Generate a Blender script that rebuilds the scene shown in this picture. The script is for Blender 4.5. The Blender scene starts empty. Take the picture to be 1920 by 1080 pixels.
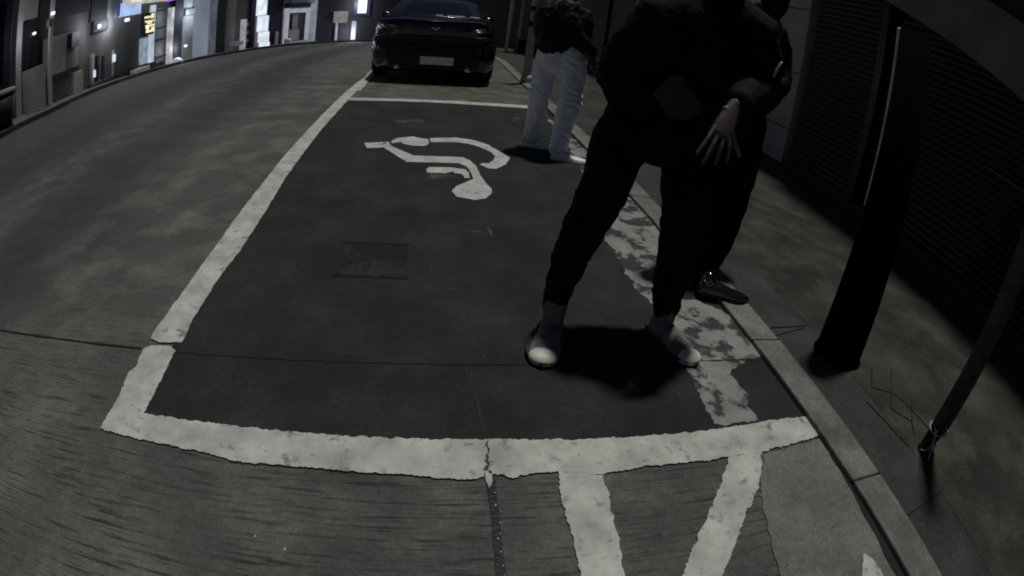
import bpy, bmesh, math, random
from mathutils import Vector, Matrix, noise
from mathutils.geometry import tessellate_polygon
random.seed(4)
C = bpy.context.scene.collection
scene = bpy.context.scene
PI = math.pi
V = Vector
H = 1.35

# ---------------------------------------------------------------- camera (chest-worn wide fisheye)
cd = bpy.data.cameras.new('camera')
cam = bpy.data.objects.new('camera', cd); C.objects.link(cam)
RGT, UPV, BCK = [[0.983874, -0.132062, 0.120633], [-0.03921, 0.498786, 0.865838], [-0.174514, -0.856605, 0.485564]]
cam.matrix_world = Matrix(((RGT[0], UPV[0], BCK[0], 0), (RGT[1], UPV[1], BCK[1], 0), (RGT[2], UPV[2], BCK[2], H), (0, 0, 0, 1)))
cd.type = 'PANO'
cd.clip_start = 0.05; cd.clip_end = 500
cd.sensor_fit = 'HORIZONTAL'; cd.sensor_width = 36
K = (0.05080634, 0.000225919, -1.4827090e-05, 9.329157e-07)
for tgt in (cd, getattr(cd, 'cycles', None)):
    try:
        tgt.panorama_type = 'FISHEYE_LENS_POLYNOMIAL'
        tgt.fisheye_fov = math.radians(179)
        tgt.fisheye_polynomial_k0 = 0.0
        tgt.fisheye_polynomial_k1, tgt.fisheye_polynomial_k2 = -K[0], -K[1]
        tgt.fisheye_polynomial_k3, tgt.fisheye_polynomial_k4 = -K[2], -K[3]
    except Exception:
        pass
scene.camera = cam

# ---------------------------------------------------------------- night sky, key light, exposure
SUNV = V((0.12, 0.12, 1.0)).normalized()
world = bpy.data.worlds.new('World'); scene.world = world; world.use_nodes = True
wn = world.node_tree.nodes; wl = world.node_tree.links
sky = wn.new('ShaderNodeTexSky'); sky.sky_type = 'NISHITA'; sky.sun_disc = False
sky.sun_elevation = math.asin(SUNV.z); sky.sun_rotation = math.atan2(SUNV.x, SUNV.y)
wl.new(sky.outputs[0], wn['Background'].inputs[0]); wn['Background'].inputs[1].default_value = 0.011
sd = bpy.data.lights.new('sun', 'SUN'); sd.energy = 1.85; sd.angle = math.radians(3.2); sd.color = (1.0, 0.98, 0.95)
sun = bpy.data.objects.new('sun', sd); C.objects.link(sun)
sun.rotation_euler = SUNV.to_track_quat('Z', 'Y').to_euler(); sun.location = (0, 0, 12)
scene.view_settings.view_transform = 'Standard'; scene.view_settings.look = 'None'
scene.view_settings.exposure = 0; scene.view_settings.gamma = 1
scene.render.filter_size = 1.9
scene.cycles.filter_width = 1.9

# ---------------------------------------------------------------- helpers
def node_mat(name):
    m = bpy.data.materials.new(name); m.use_nodes = True
    nt = m.node_tree; b = nt.nodes['Principled BSDF']
    return m, nt, b
def mat(name, col, rough=0.7, metal=0.0, spec=0.5, emit=None, estr=1.0, var=0.25, scale=6.0, bump=0.0, bscale=40.0, stretch=(1, 1, 1), coat=0.0):
    """principled material whose colour is broken up by object-space noise"""
    m, nt, b = node_mat(name); N, L = nt.nodes, nt.links
    tc = N.new('ShaderNodeTexCoord'); mp = N.new('ShaderNodeMapping'); mp.inputs['Scale'].default_value = stretch
    L.new(tc.outputs['Object'], mp.inputs[0])
    n = N.new('ShaderNodeTexNoise'); n.inputs['Scale'].default_value = scale; n.inputs['Detail'].default_value = 6
    L.new(mp.outputs[0], n.inputs['Vector'])
    r = N.new('ShaderNodeValToRGB')
    lo = [c * (1 - var) for c in col]; hi = [min(1, c * (1 + var)) for c in col]
    r.color_ramp.elements[0].position = 0.3; r.color_ramp.elements[1].position = 0.7
    r.color_ramp.elements[0].color = (*lo, 1); r.color_ramp.elements[1].color = (*hi, 1)
    L.new(n.outputs[0], r.inputs[0]); L.new(r.outputs[0], b.inputs['Base Color'])
    b.inputs['Roughness'].default_value = rough; b.inputs['Metallic'].default_value = metal
    b.inputs['Specular IOR Level'].default_value = spec
    b.inputs['Coat Weight'].default_value = coat
    if emit:
        b.inputs['Emission Color'].default_value = (*emit, 1); b.inputs['Emission Strength'].default_value = estr
    if bump:
        n2 = N.new('ShaderNodeTexNoise'); n2.inputs['Scale'].default_value = bscale; n2.inputs['Detail'].default_value = 5
        L.new(mp.outputs[0], n2.inputs['Vector'])
        bp = N.new('ShaderNodeBump'); bp.inputs['Strength'].default_value = bump; bp.inputs['Distance'].default_value = 0.01
        L.new(n2.outputs[0], bp.inputs['Height']); L.new(bp.outputs[0], b.inputs['Normal'])
    return m

def concrete(name, base, dark, light, groove=0.0, tiles=None, streak=(1.2, 14, 1), speck=True, rough=0.85, big=0.5, rot=0.0, film=False):
    """street concrete: large stains, brushed grooves, pores and pale specks"""
    m, nt, b = node_mat(name); N, L = nt.nodes, nt.links
    tc = N.new('ShaderNodeTexCoord')
    def noise_(sc, det=6, st=(1, 1, 1), rough_=0.6):
        mp = N.new('ShaderNodeMapping'); mp.inputs['Scale'].default_value = st; mp.inputs['Rotation'].default_value = (0, 0, rot)
        L.new(tc.outputs['Object'], mp.inputs[0])
        n = N.new('ShaderNodeTexNoise'); n.inputs['Scale'].default_value = sc; n.inputs['Detail'].default_value = det
        n.inputs['Roughness'].default_value = rough_
        L.new(mp.outputs[0], n.inputs['Vector']); return n.outputs[0]
    def ramp(src, p0, p1, c0=(0, 0, 0), c1=(1, 1, 1)):
        r = N.new('ShaderNodeValToRGB'); r.color_ramp.elements[0].position = p0; r.color_ramp.elements[1].position = p1
        r.color_ramp.elements[0].color = (*c0, 1); r.color_ramp.elements[1].color = (*c1, 1)
        L.new(src, r.inputs[0]); return r.outputs[0]
    def mix(f, a, c, mode='MIX'):
        x = N.new('ShaderNodeMix'); x.data_type = 'RGBA'; x.blend_type = mode
        if isinstance(f, float): x.inputs[0].default_value = f
        else: L.new(f, x.inputs[0])
        for s, i in ((a, 6), (c, 7)):
            if isinstance(s, tuple): x.inputs[i].default_value = (*s, 1)
            else: L.new(s, x.inputs[i])
        return x.outputs[2]
    col = ramp(noise_(big, 4), 0.3, 0.72, dark, base)
    col = mix(ramp(noise_(2.7, 7), 0.45, 0.75), col, light)
    col = mix(0.55, col, ramp(noise_(28, 6, (1, 1, 1), 0.75), 0.25, 0.8, (0.45, 0.45, 0.45), (1.5, 1.5, 1.5)), 'MULTIPLY')
    col = mix(0.5, col, ramp(noise_(105, 5, (1, 1, 1), 0.8), 0.32, 0.68, (0.35, 0.35, 0.35), (1.7, 1.7, 1.68)), 'MULTIPLY')
    pits = ramp(noise_(17, 8, (1, 1.6, 1), 0.7), 0.33, 0.37, (0.42, 0.42, 0.42), (1, 1, 1))
    col = mix(0.8, col, pits, 'MULTIPLY')
    hgt = noise_(60, 4)
    if groove:
        g1 = noise_(7, 5, streak, 0.65)
        gm = ramp(g1, 0.38, 0.455)
        msk = ramp(noise_(1.6, 3), 0.22, 0.5)
        inv = N.new('ShaderNodeInvert'); L.new(gm, inv.inputs[1])
        f = N.new('ShaderNodeMath'); f.operation = 'MULTIPLY'; L.new(inv.outputs[0], f.inputs[0]); L.new(msk, f.inputs[1])
        f2 = N.new('ShaderNodeMath'); f2.operation = 'MULTIPLY'; L.new(f.outputs[0], f2.inputs[0]); f2.inputs[1].default_value = groove
        slab = None
        if film:   # only the near slab, up to its joint, was brushed hard
            sy = N.new('ShaderNodeSeparateXYZ'); L.new(tc.outputs['Object'], sy.inputs[0])
            slab = N.new('ShaderNodeMapRange'); L.new(sy.outputs[1], slab.inputs[0])
            slab.inputs[1].default_value = 1.3; slab.inputs[2].default_value = 2.6; slab.inputs[3].default_value = .85; slab.inputs[4].default_value = .16
            f4 = N.new('ShaderNodeMath'); f4.operation = 'MULTIPLY'; L.new(f2.outputs[0], f4.inputs[0]); L.new(slab.outputs[0], f4.inputs[1]); f2 = f4
        col = mix(f2.outputs[0], col, tuple(c * 0.25 for c in dark))
        hg = N.new('ShaderNodeMath'); hg.operation = 'ADD'; L.new(hgt, hg.inputs[0]); L.new(g1, hg.inputs[1]); hgt = hg.outputs[0]
    if groove:
        g2 = noise_(9, 5, (.55, 11, 1), 0.6)
        i2 = N.new('ShaderNodeInvert'); L.new(ramp(g2, 0.38, 0.44), i2.inputs[1])
        f3 = N.new('ShaderNodeMath'); f3.operation = 'MULTIPLY'; L.new(i2.outputs[0], f3.inputs[0]); f3.inputs[1].default_value = groove * .6
        if slab:
            f5 = N.new('ShaderNodeMath'); f5.operation = 'MULTIPLY'; L.new(f3.outputs[0], f5.inputs[0]); L.new(slab.outputs[0], f5.inputs[1]); f3 = f5
        col = mix(f3.outputs[0], col, tuple(c * 0.4 for c in dark))
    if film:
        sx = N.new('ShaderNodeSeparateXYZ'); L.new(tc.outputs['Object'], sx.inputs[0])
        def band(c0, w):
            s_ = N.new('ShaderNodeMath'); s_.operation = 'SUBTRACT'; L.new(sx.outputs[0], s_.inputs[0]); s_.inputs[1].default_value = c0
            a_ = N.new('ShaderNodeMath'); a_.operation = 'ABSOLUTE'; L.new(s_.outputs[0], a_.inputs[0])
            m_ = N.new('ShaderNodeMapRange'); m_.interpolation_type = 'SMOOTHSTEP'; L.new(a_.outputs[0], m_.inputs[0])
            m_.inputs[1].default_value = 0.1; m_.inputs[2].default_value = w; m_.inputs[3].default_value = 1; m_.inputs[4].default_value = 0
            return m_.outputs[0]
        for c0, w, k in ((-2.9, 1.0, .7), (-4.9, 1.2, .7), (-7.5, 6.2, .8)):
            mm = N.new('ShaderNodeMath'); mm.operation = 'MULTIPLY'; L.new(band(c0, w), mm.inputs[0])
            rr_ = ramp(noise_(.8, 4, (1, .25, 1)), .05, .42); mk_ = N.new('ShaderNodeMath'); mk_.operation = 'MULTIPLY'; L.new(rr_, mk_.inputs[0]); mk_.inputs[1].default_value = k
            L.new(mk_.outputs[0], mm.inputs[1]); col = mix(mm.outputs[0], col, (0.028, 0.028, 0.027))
    if tiles:
        mp = N.new('ShaderNodeMapping'); mp.inputs['Rotation'].default_value = (0, 0, tiles[2]); L.new(tc.outputs['Object'], mp.inputs[0])
        bk = N.new('ShaderNodeTexBrick'); bk.inputs['Scale'].default_value = 1.0
        bk.inputs['Brick Width'].default_value = tiles[0]; bk.inputs['Row Height'].default_value = tiles[1]
        bk.inputs['Mortar Size'].default_value = 0.004; bk.inputs['Mortar Smooth'].default_value = 0.3
        bk.inputs['Color1'].default_value = (1, 1, 1, 1); bk.inputs['Color2'].default_value = (0.72, 0.70, 0.68, 1); bk.inputs['Mortar'].default_value = (0.35, 0.35, 0.35, 1)
        L.new(mp.outputs[0], bk.inputs[0])
        col = mix(tiles[3], col, bk.outputs[0], 'MULTIPLY')
    if speck:
        vo = N.new('ShaderNodeTexVoronoi'); vo.inputs['Scale'].default_value = 9; L.new(tc.outputs['Object'], vo.inputs[0])
        sp = ramp(vo.outputs['Distance'], 0.025, 0.045, (1, 1, 1), (0, 0, 0))
        sel = ramp(noise_(3.1, 2), 0.49, 0.55)
        f = N.new('ShaderNodeMath'); f.operation = 'MULTIPLY'; L.new(sp, f.inputs[0]); L.new(sel, f.inputs[1])
        col = mix(f.outputs[0], col, tuple(min(1, c * 2.8) for c in light))
    L.new(col, b.inputs['Base Color']); b.inputs['Roughness'].default_value = rough
    b.inputs['Specular IOR Level'].default_value = 0.25
    bp = N.new('ShaderNodeBump'); bp.inputs['Strength'].default_value = 0.6; bp.inputs['Distance'].default_value = 0.006
    L.new(hgt, bp.inputs['Height']); L.new(bp.outputs[0], b.inputs['Normal'])
    return m

def paint(name, col, under, wear=0.5, sc=9.0, soft=0.03, grit=0.42, detail=8):
    """road paint that has flaked away to what lies under it"""
    m, nt, b = node_mat(name); N, L = nt.nodes, nt.links
    tc = N.new('ShaderNodeTexCoord')
    def nz(s, d, st=(1, 1, 1)):
        mp = N.new('ShaderNodeMapping'); mp.inputs['Scale'].default_value = st; L.new(tc.outputs['Object'], mp.inputs[0])
        n = N.new('ShaderNodeTexNoise'); n.inputs['Scale'].default_value = s; n.inputs['Detail'].default_value = d; n.inputs['Roughness'].default_value = 0.65
        L.new(mp.outputs[0], n.inputs['Vector']); return n.outputs[0]
    r = N.new('ShaderNodeValToRGB'); r.color_ramp.elements[0].position = wear; r.color_ramp.elements[1].position = wear + soft
    L.new(nz(sc, detail), r.inputs[0])
    r2 = N.new('ShaderNodeValToRGB'); r2.color_ramp.elements[0].position = 0.25; r2.color_ramp.elements[1].position = 0.75
    r2.color_ramp.elements[0].color = (*[c * (1 - grit) for c in col], 1); r2.color_ramp.elements[1].color = (*[min(1, c * (1 + grit * .35)) for c in col], 1)
    L.new(nz(6, 8), r2.inputs[0])
    x = N.new('ShaderNodeMix'); x.data_type = 'RGBA'; L.new(r.outputs[0], x.inputs[0]); x.inputs[6].default_value = (*under, 1); L.new(r2.outputs[0], x.inputs[7])
    # small dark pores, drawn out along the brushing of the concrete
    r3 = N.new('ShaderNodeValToRGB'); r3.color_ramp.elements[0].position = 0.33; r3.color_ramp.elements[1].position = 0.39
    r3.color_ramp.elements[0].color = (0.45, 0.45, 0.43, 1); r3.color_ramp.elements[1].color = (1, 1, 1, 1)
    L.new(nz(22, 4, (1, 2.2, 1)), r3.inputs[0])
    y = N.new('ShaderNodeMix'); y.data_type = 'RGBA'; y.blend_type = 'MULTIPLY'; y.inputs[0].default_value = 0.7
    L.new(x.outputs[2], y.inputs[6]); L.new(r3.outputs[0], y.inputs[7]); L.new(y.outputs[2], b.inputs['Base Color'])
    b.inputs['Roughness'].default_value = 0.75; b.inputs['Specular IOR Level'].default_value = 0.2
    return m

def link(name, me, m, parent=None, loc=None):
    me.name = name
    if m is not None and not me.materials: me.materials.append(m)
    o = bpy.data.objects.new(name, me); C.objects.link(o)
    if parent is not None: o.parent = parent
    if loc is not None: o.location = loc
    return o
def bm_mesh(bm, smooth=False):
    bmesh.ops.recalc_face_normals(bm, faces=bm.faces)
    me = bpy.data.meshes.new('m'); bm.to_mesh(me); bm.free()
    if smooth:
        for p in me.polygons: p.use_smooth = True
    return me
def box(bm, c, s, rz=0.0, bev=0.0, M=None):
    """box centred on c with full size s"""
    r = bmesh.ops.create_cube(bm, size=1.0)
    T = Matrix.Translation(V(c)) @ Matrix.Rotation(rz, 4, 'Z') @ Matrix.Diagonal((*s, 1))
    if M is not None: T = M @ T
    bmesh.ops.transform(bm, matrix=T, verts=r['verts'])
    if bev:
        es = list({e for v in r['verts'] for e in v.link_edges})
        bmesh.ops.bevel(bm, geom=es, offset=bev, segments=2, affect='EDGES', profile=0.6)
def cyl(bm, a, b_, r0, r1=None, n=24, cap=True):
    a, b_ = V(a), V(b_); r1 = r0 if r1 is None else r1
    d = b_ - a; q = d.to_track_quat('Z', 'Y').to_matrix().to_4x4()
    bmesh.ops.create_cone(bm, cap_ends=cap, segments=n, radius1=r0, radius2=r1, depth=d.length, matrix=Matrix.Translation((a + b_) / 2) @ q)
def sph(bm, c, r, seg=16, M=None):
    s = r if isinstance(r, tuple) else (r, r, r)
    T = Matrix.Translation(V(c)) @ Matrix.Diagonal((*s, 1))
    if M is not None: T = M @ T
    bmesh.ops.create_uvsphere(bm, u_segments=seg, v_segments=max(6, seg // 2), radius=1, matrix=T)
def tube(bm, P, R, R2=None, side=(1, 0, 0), n=16, caps=True):
    """tapered tube through the points P, elliptic when R2 is given (R along `side`)"""
    P = [V(p) for p in P]; R = [R] * len(P) if not isinstance(R, (list, tuple)) else list(R)
    R2 = R if R2 is None else ([R2] * len(P) if not isinstance(R2, (list, tuple)) else list(R2))
    side = V(side); rings = []
    def ring(c, t, r1, r2):
        u = side - t * side.dot(t)
        if u.length < 1e-3: u = t.orthogonal()
        u.normalize(); v = t.cross(u)
        return [bm.verts.new(c + u * (r1 * math.cos(2 * PI * k / n)) + v * (r2 * math.sin(2 * PI * k / n))) for k in range(n)]
    T = []
    for i in range(len(P)):
        a = P[max(0, i - 1)]; b_ = P[min(len(P) - 1, i + 1)]; T.append((b_ - a).normalized())
    if caps:
        for k in (80, 55, 28):
            s, c_ = math.sin(math.radians(k)), math.cos(math.radians(k)); m_ = min(R[0], R2[0])
            rings.append(ring(P[0] - T[0] * m_ * s, T[0], R[0] * c_, R2[0] * c_))
    for i in range(len(P)): rings.append(ring(P[i], T[i], R[i], R2[i]))
    if caps:
        for k in (28, 55, 80):
            s, c_ = math.sin(math.radians(k)), math.cos(math.radians(k)); m_ = min(R[-1], R2[-1])
            rings.append(ring(P[-1] + T[-1] * m_ * s, T[-1], R[-1] * c_, R2[-1] * c_))
    for a, b_ in zip(rings, rings[1:]):
        for k in range(n): bm.faces.new((a[k], a[(k + 1) % n], b_[(k + 1) % n], b_[k]))
    if caps:
        bm.faces.new(list(reversed(rings[0]))); bm.faces.new(rings[-1])
def spline(P, k=6):
    """Catmull-Rom through tuples of any length"""
    P = [tuple(p) for p in P]; out = []
    for i in range(len(P) - 1):
        p0, p1, p2, p3 = P[max(0, i - 1)], P[i], P[i + 1], P[min(len(P) - 1, i + 2)]
        for j in range(k):
            t = j / k
            out.append(tuple(0.5 * ((2 * b_) + (-a + c) * t + (2 * a - 5 * b_ + 4 * c - d) * t * t + (-a + 3 * b_ - 3 * c + d) * t ** 3) for a, b_, c, d in zip(p0, p1, p2, p3)))
    out.append(P[-1]); return out
def fuse(name, bm, m, parent, voxel=0.01, smooth=6, disp=(), loc=None):
    """voxel-fuse overlapping volumes into one continuous skin and wrinkle it"""
    me = bm_mesh(bm); o = link(name, me, m, None)
    md = o.modifiers.new('r', 'REMESH'); md.mode = 'VOXEL'; md.voxel_size = voxel; md.use_smooth_shade = True
    if smooth:
        s = o.modifiers.new('s', 'SMOOTH'); s.iterations = smooth; s.factor = 0.5
    for i, (st, sz, ty) in enumerate(disp):
        t = bpy.data.textures.new(name + 't', ty); t.noise_scale = sz
        if ty == 'CLOUDS': t.noise_depth = 2
        d = o.modifiers.new('d', 'DISPLACE'); d.texture = t; d.strength = st; d.mid_level = 0.5; d.texture_coords = 'LOCAL'
    dg = bpy.context.evaluated_depsgraph_get()
    me2 = bpy.data.meshes.new_from_object(o.evaluated_get(dg), depsgraph=dg)
    o.modifiers.clear(); o.data = me2
    me2.materials.clear(); me2.materials.append(m)
    for p in me2.polygons: p.use_smooth = True
    if parent is not None: o.parent = parent
    return o
def folds(o, z0, z1, amp, freq, seed=0.0, inner=0.0):
    """bunched cloth: slanting creases round a leg between two heights"""
    me = o.data
    nn = [v.normal.copy() for v in me.vertices]
    for v, n in zip(me.vertices, nn):
        z = v.co.z
        if z0 < z < z1:
            w = math.sin(PI * (z - z0) / (z1 - z0)); p = V((v.co.x * 5, v.co.y * 5, z * 4 + seed))
            ph = (z + .35 * v.co.x + .12 * noise.noise(p)) * freq
            v.co += V((n.x, n.y, n.z * .3)) * (amp * w * (abs(math.sin(ph)) ** .6 - .6) * (0.6 + .8 * noise.noise(p * 1.7)))
def empty(name, loc, label, cat, group=None, rz=0.0):
    o = bpy.data.objects.new(name, None); C.objects.link(o); o.location = loc; o.rotation_euler = (0, 0, rz); o.empty_display_size = 0.2
    return tag(o, label, cat, group)
def tag(o, label, cat, group=None, kind=None):
    o['label'] = label; o['category'] = cat
    if group: o['group'] = group
    if kind: o['kind'] = kind
    return o
def struct(o): o['kind'] = 'structure'; return o

# terrain: level around the bay, falling away down the hill beyond it
RK = ([-48, -40, -30, -20, -10, 30], [1, 1.08, 1.3, 1.5, 1.6, 1.6])
R0 = ([-48, -42, -37, -30, -25, -20, -15, -8, 0, 30], [11.7, 12, 13.0, 14.4, 15.6, 16.5, 17.5, 18.3, 18.5, 18.5])
def lerp(x, T):
    X, Y = T
    if x <= X[0]: return Y[0]
    for i in range(len(X) - 1):
        if x <= X[i + 1]: return Y[i] + (Y[i + 1] - Y[i]) * (x - X[i]) / (X[i + 1] - X[i])
    return Y[-1]
def zt(x, y):
    a = math.degrees(math.atan2(x, y)); rho = math.hypot(x, y)
    if abs(a) > 90: return 0.0
    r0 = lerp(a, R0); k = lerp(a, RK); ra = r0 * 0.74
    if rho <= ra: return 0.0
    z1 = H * (1 - k)
    return z1 * min(1.6, (rho - ra) / max(0.5, k * r0 - ra))

# ================================================================= materials
M_road = concrete('road_concrete', (0.112, 0.109, 0.100), (0.058, 0.057, 0.054), (0.165, 0.16, 0.145), groove=0.9, streak=(.5, 10.0, 1), film=True)
M_bay = concrete('bay_coating', (0.0240, 0.0240, 0.0268), (0.0135, 0.0135, 0.0155), (0.036, 0.036, 0.0375), rough=0.8, big=1.3)
M_line = paint('line_paint', (0.52, 0.525, 0.48), (0.20, 0.195, 0.18), wear=0.335, soft=0.09, sc=11, grit=.5)
M_symbol = paint('symbol_paint', (0.52, 0.53, 0.50), (0.10, 0.10, 0.10), wear=0.34, soft=0.05)
M_worn = paint('worn_paint', (0.27, 0.265, 0.245), (0.045, 0.045, 0.048), wear=0.465, sc=4.2, soft=0.05, detail=12)
M_stroke = paint('faint_paint', (0.085, 0.085, 0.083), (0.03, 0.03, 0.031), wear=0.45, sc=8.0, soft=0.1)
M_hatch = concrete('faded_hatch', (0.115, 0.116, 0.095), (0.06, 0.06, 0.05), (0.18, 0.18, 0.155), groove=0.9, streak=(0.5, 5, 1), rot=0.35)
M_gutter = concrete('gutter_concrete', (0.165, 0.16, 0.145), (0.105, 0.102, 0.094), (0.21, 0.205, 0.185), speck=False, big=1.4)
M_kerb = concrete('kerb_stone', (0.18, 0.175, 0.16), (0.085, 0.083, 0.076), (0.24, 0.235, 0.215), big=2.2)
M_kerbgap = mat('kerb_gap', (0.02, 0.02, 0.02), 0.95)
M_walk = concrete('pavement_concrete', (0.060, 0.055, 0.046), (0.014, 0.0135, 0.0125), (0.088, 0.080, 0.064), tiles=(0.42, 0.30, 0.12, 0.3), big=0.9)
M_walk2 = concrete('pavement_margin', (0.047, 0.046, 0.044), (0.028, 0.027, 0.026), (0.062, 0.060, 0.057), speck=True, big=1.1)
M_farwalk = concrete('far_pavement', (0.085, 0.08, 0.078), (0.04, 0.038, 0.036), (0.11, 0.105, 0.10), speck=False)
M_tar = mat('joint_tar', (0.006, 0.006, 0.007), 0.6, bump=0.8, bscale=60)
M_pebble = mat('pebble', (0.5, 0.5, 0.47), 0.7)
M_groove = mat('joint_and_gutter_shade', (0.014, 0.014, 0.014), 0.95)
M_grout = mat('joint_filler', (0.017, 0.017, 0.019), 0.9)
M_black = mat('black_cloth', (0.006, 0.006, 0.0085), 0.85, spec=0.15, var=0.4, scale=9, bump=0.3, bscale=90)
M_black2 = mat('black_nylon', (0.006, 0.006, 0.009), 0.6, spec=0.2, var=0.4, scale=9, bump=0.3, bscale=60)
M_silver = mat('silver_cloth', (0.80, 0.82, 0.88), 0.38, spec=0.6, var=0.06, scale=4)
M_skin = mat('skin', (0.088, 0.064, 0.063), 0.55, var=0.15, scale=14)
M_shirt = mat('olive_shirt', (0.040, 0.039, 0.035), 0.9, var=0.2)
M_hair = mat('black_hair', (0.006, 0.005, 0.005), 0.75, spec=0.15, var=0.3, bump=0.6, bscale=80, stretch=(1, 1, .2))
M_canvas = mat('shoe_canvas', (0.20, 0.187, 0.182), 0.9, var=0.3, scale=30, bump=0.5, bscale=200)
M_toe = mat('shoe_rubber', (0.62, 0.60, 0.52), 0.5, var=0.2, scale=12)
M_sole = mat('black_sole', (0.01, 0.01, 0.01), 0.8)
M_white = mat('white_leather', (0.88, 0.89, 0.91), 0.4, var=0.12)
M_patent = mat('patent_leather', (0.008, 0.008, 0.010), 0.16, spec=0.8, coat=0.6, bump=0.15, bscale=12)
M_gate = mat('car_paint_panel', (0.022, 0.020, 0.024), 0.30, metal=.5, spec=0.7, coat=1.0, var=0.1)
M_car = mat('car_paint', (0.006, 0.006, 0.009), 0.22, metal=0.2, spec=0.6, coat=1.0, var=0.1)
M_carp = mat('car_plastic', (0.006, 0.006, 0.007), 0.55)
M_glass = mat('tinted_glass', (0.004, 0.006, 0.012), 0.06, spec=0.8, var=0.0)
M_tail = mat('tail_lens', (0.10, 0.03, 0.035), 0.12, spec=1.0, coat=1.0)
M_chrome = mat('chrome', (0.7, 0.7, 0.72), 0.18, metal=1.0, var=0.05)
M_plate = mat('number_plate', (0.85, 0.85, 0.86), 0.7, var=0.05)
M_tyre = mat('tyre', (0.008, 0.008, 0.008), 0.9)
M_post = mat('post_paint', (0.002, 0.002, 0.003), 0.9, spec=0.02, var=0.5, scale=18, bump=0.3)
M_steel = mat('dull_steel', (0.34, 0.34, 0.34), 0.4, metal=0.5)
M_pole = mat('weathered_pole', (0.045, 0.042, 0.045), 0.6, var=0.6, scale=22, bump=0.5)
M_wire = mat('pale_wire', (0.42, 0.40, 0.38), 0.7)
M_pillar = mat('pillar_render', (0.40, 0.385, 0.365), 0.85, var=0.12, scale=3, bump=0.3, stretch=(1, 1, .6))
M_shutter = mat('shutter_metal', (0.0065, 0.0065, 0.011), 0.5, var=0.4)
M_beam = mat('canopy_render', (0.17, 0.165, 0.14), 0.9, var=0.3, scale=2.2, bump=0.2)
M_dark = mat('dark_recess', (0.010, 0.010, 0.016), 0.6, var=0.3)

# ================================================================= ground
def grid_sheet(name, xs, ys, z, m, zf=zt):
    me = bpy.data.meshes.new(name); nx, ny = len(xs), len(ys)
    me.from_pydata([(x, y, zf(x, y) + z) for y in ys for x in xs], [], [(j * nx + i, j * nx + i + 1, (j + 1) * nx + i + 1, (j + 1) * nx + i) for j in range(ny - 1) for i in range(nx - 1)])
    for p in me.polygons: p.use_smooth = True
    return link(name, me, m)
def frange(a, b, s): return [a + s * i for i in range(int(round((b - a) / s)) + 1)]
struct(grid_sheet('road', [-200, -120, -80] + frange(-60, 60, 0.75) + [80, 120, 200], [-200, -80, -30] + frange(-12, 75, 0.75) + [120, 200], 0.0, M_road))

def fr(p, s):
    return .45 * noise.noise(V((p[0] * s * 5.1, p[1] * s * 5.1, 1.3))) + .8 * noise.noise(V((p[0] * s, p[1] * s, 3.7))) + 0.55 * noise.noise(V((p[0] * s * 2.3, p[1] * s * 2.3, 9.1)))
def sheet(name, polys, z, m, rag=0.006, step=0.007, th=0.002, fs=22.0, parent=None):
    """paint sheets with uneven outlines, as thin as paint but with an edge"""
    VV, FF = [], []
    for P in polys:
        out = []
        for i in range(len(P)):
            a, b_ = V((*P[i][:2], 0)), V((*P[(i + 1) % len(P)][:2], 0)); d = b_ - a; n = max(1, int(d.length / step))
            if d.length < 1e-6: continue
            nn = V((-d.y, d.x, 0)).normalized()
            for k in range(n):
                p = a + d * (k / n)
                out.append(p + nn * (rag * fr(p, fs) * min(1, k / 2)))
        if sum(p.x * q_.y - q_.x * p.y for p, q_ in zip(out, out[1:] + out[:1])) < 0: out.reverse()
        o, n = len(VV), len(out)
        VV += [(p.x, p.y, z + th) for p in out] + [(p.x, p.y, z - 0.001) for p in out]
        for t in tessellate_polygon([[(p.x, p.y, 0) for p in out]]):
            A, B, C_ = (out[i] for i in t)
            if (B - A).cross(C_ - A).z < 0: t = (t[0], t[2], t[1])
            FF.append(tuple(o + i for i in t))
        FF += [(o + n + i, o + n + (i + 1) % n, o + (i + 1) % n, o + i) for i in range(n)]
    me = bpy.data.meshes.new(name); me.from_pydata(VV, [], FF)
    return link(name, me, m, parent)

bay = [(-1.073, 1.709), (-1.08, 2.155), (-1.095, 2.713), (-1.112, 3.885), (-1.134, 5.371), (-1.109, 7.193), (-0.286, 7.229), (0.71, 7.276), (1.523, 7.356)] + [(1.645, 7.4), (1.645, 1.33)] + [(1.46, 1.326), (1.044, 1.303), (0.472, 1.304), (0.237, 1.303), (-0.244, 1.308), (-0.515, 1.305), (-1.055, 1.295)]
struct(sheet('parking_bay', [bay], 0.003, M_bay, rag=0.004))
# concrete slab joints running across and along the street
struct(sheet('slab_joint', [[(-7.5, 1.690), (-1.235, 1.712), (-1.235, 1.722), (-7.5, 1.702)]], 0.004, M_groove, rag=0.006, fs=9))
struct(sheet('slab_joint', [[(-1.13, 1.706), (-0.3, 1.722), (0.6, 1.748), (1.61, 1.762), (1.61, 1.770), (0.6, 1.757), (-0.3, 1.731), (-1.13, 1.716)]], 0.006, M_groove, rag=0.006, fs=12))
struct(sheet('slab_joint', [[(0.212, 1.724), (0.248, 1.502), (0.253, 1.313), (0.242, 1.313), (0.232, 1.501), (0.199, 1.723)]], 0.006, M_grout, rag=0.003, fs=14))
struct(sheet('slab_joint', [[(0.234, 1.172), (0.263, 1.172), (0.26, 1.025), (0.253, 0.765), (0.24, 0.552), (0.207, 0.554), (0.224, 0.767), (0.234, 1.026)]], 0.004, M_tar, rag=0.006, fs=20))
bm = bmesh.new()
for k in range(26):
    y = 0.2 + k * 0.038 + random.uniform(-.012, .012); x = 0.262 - (1.1 - y) * 0.06 + random.uniform(-.010, .010)
    bmesh.ops.create_icosphere(bm, subdivisions=1, radius=random.uniform(.0015, .0042), matrix=Matrix.Translation((x, y, .007)) @ Matrix.Diagonal((1, 1.3, .7, 1)))
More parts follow.
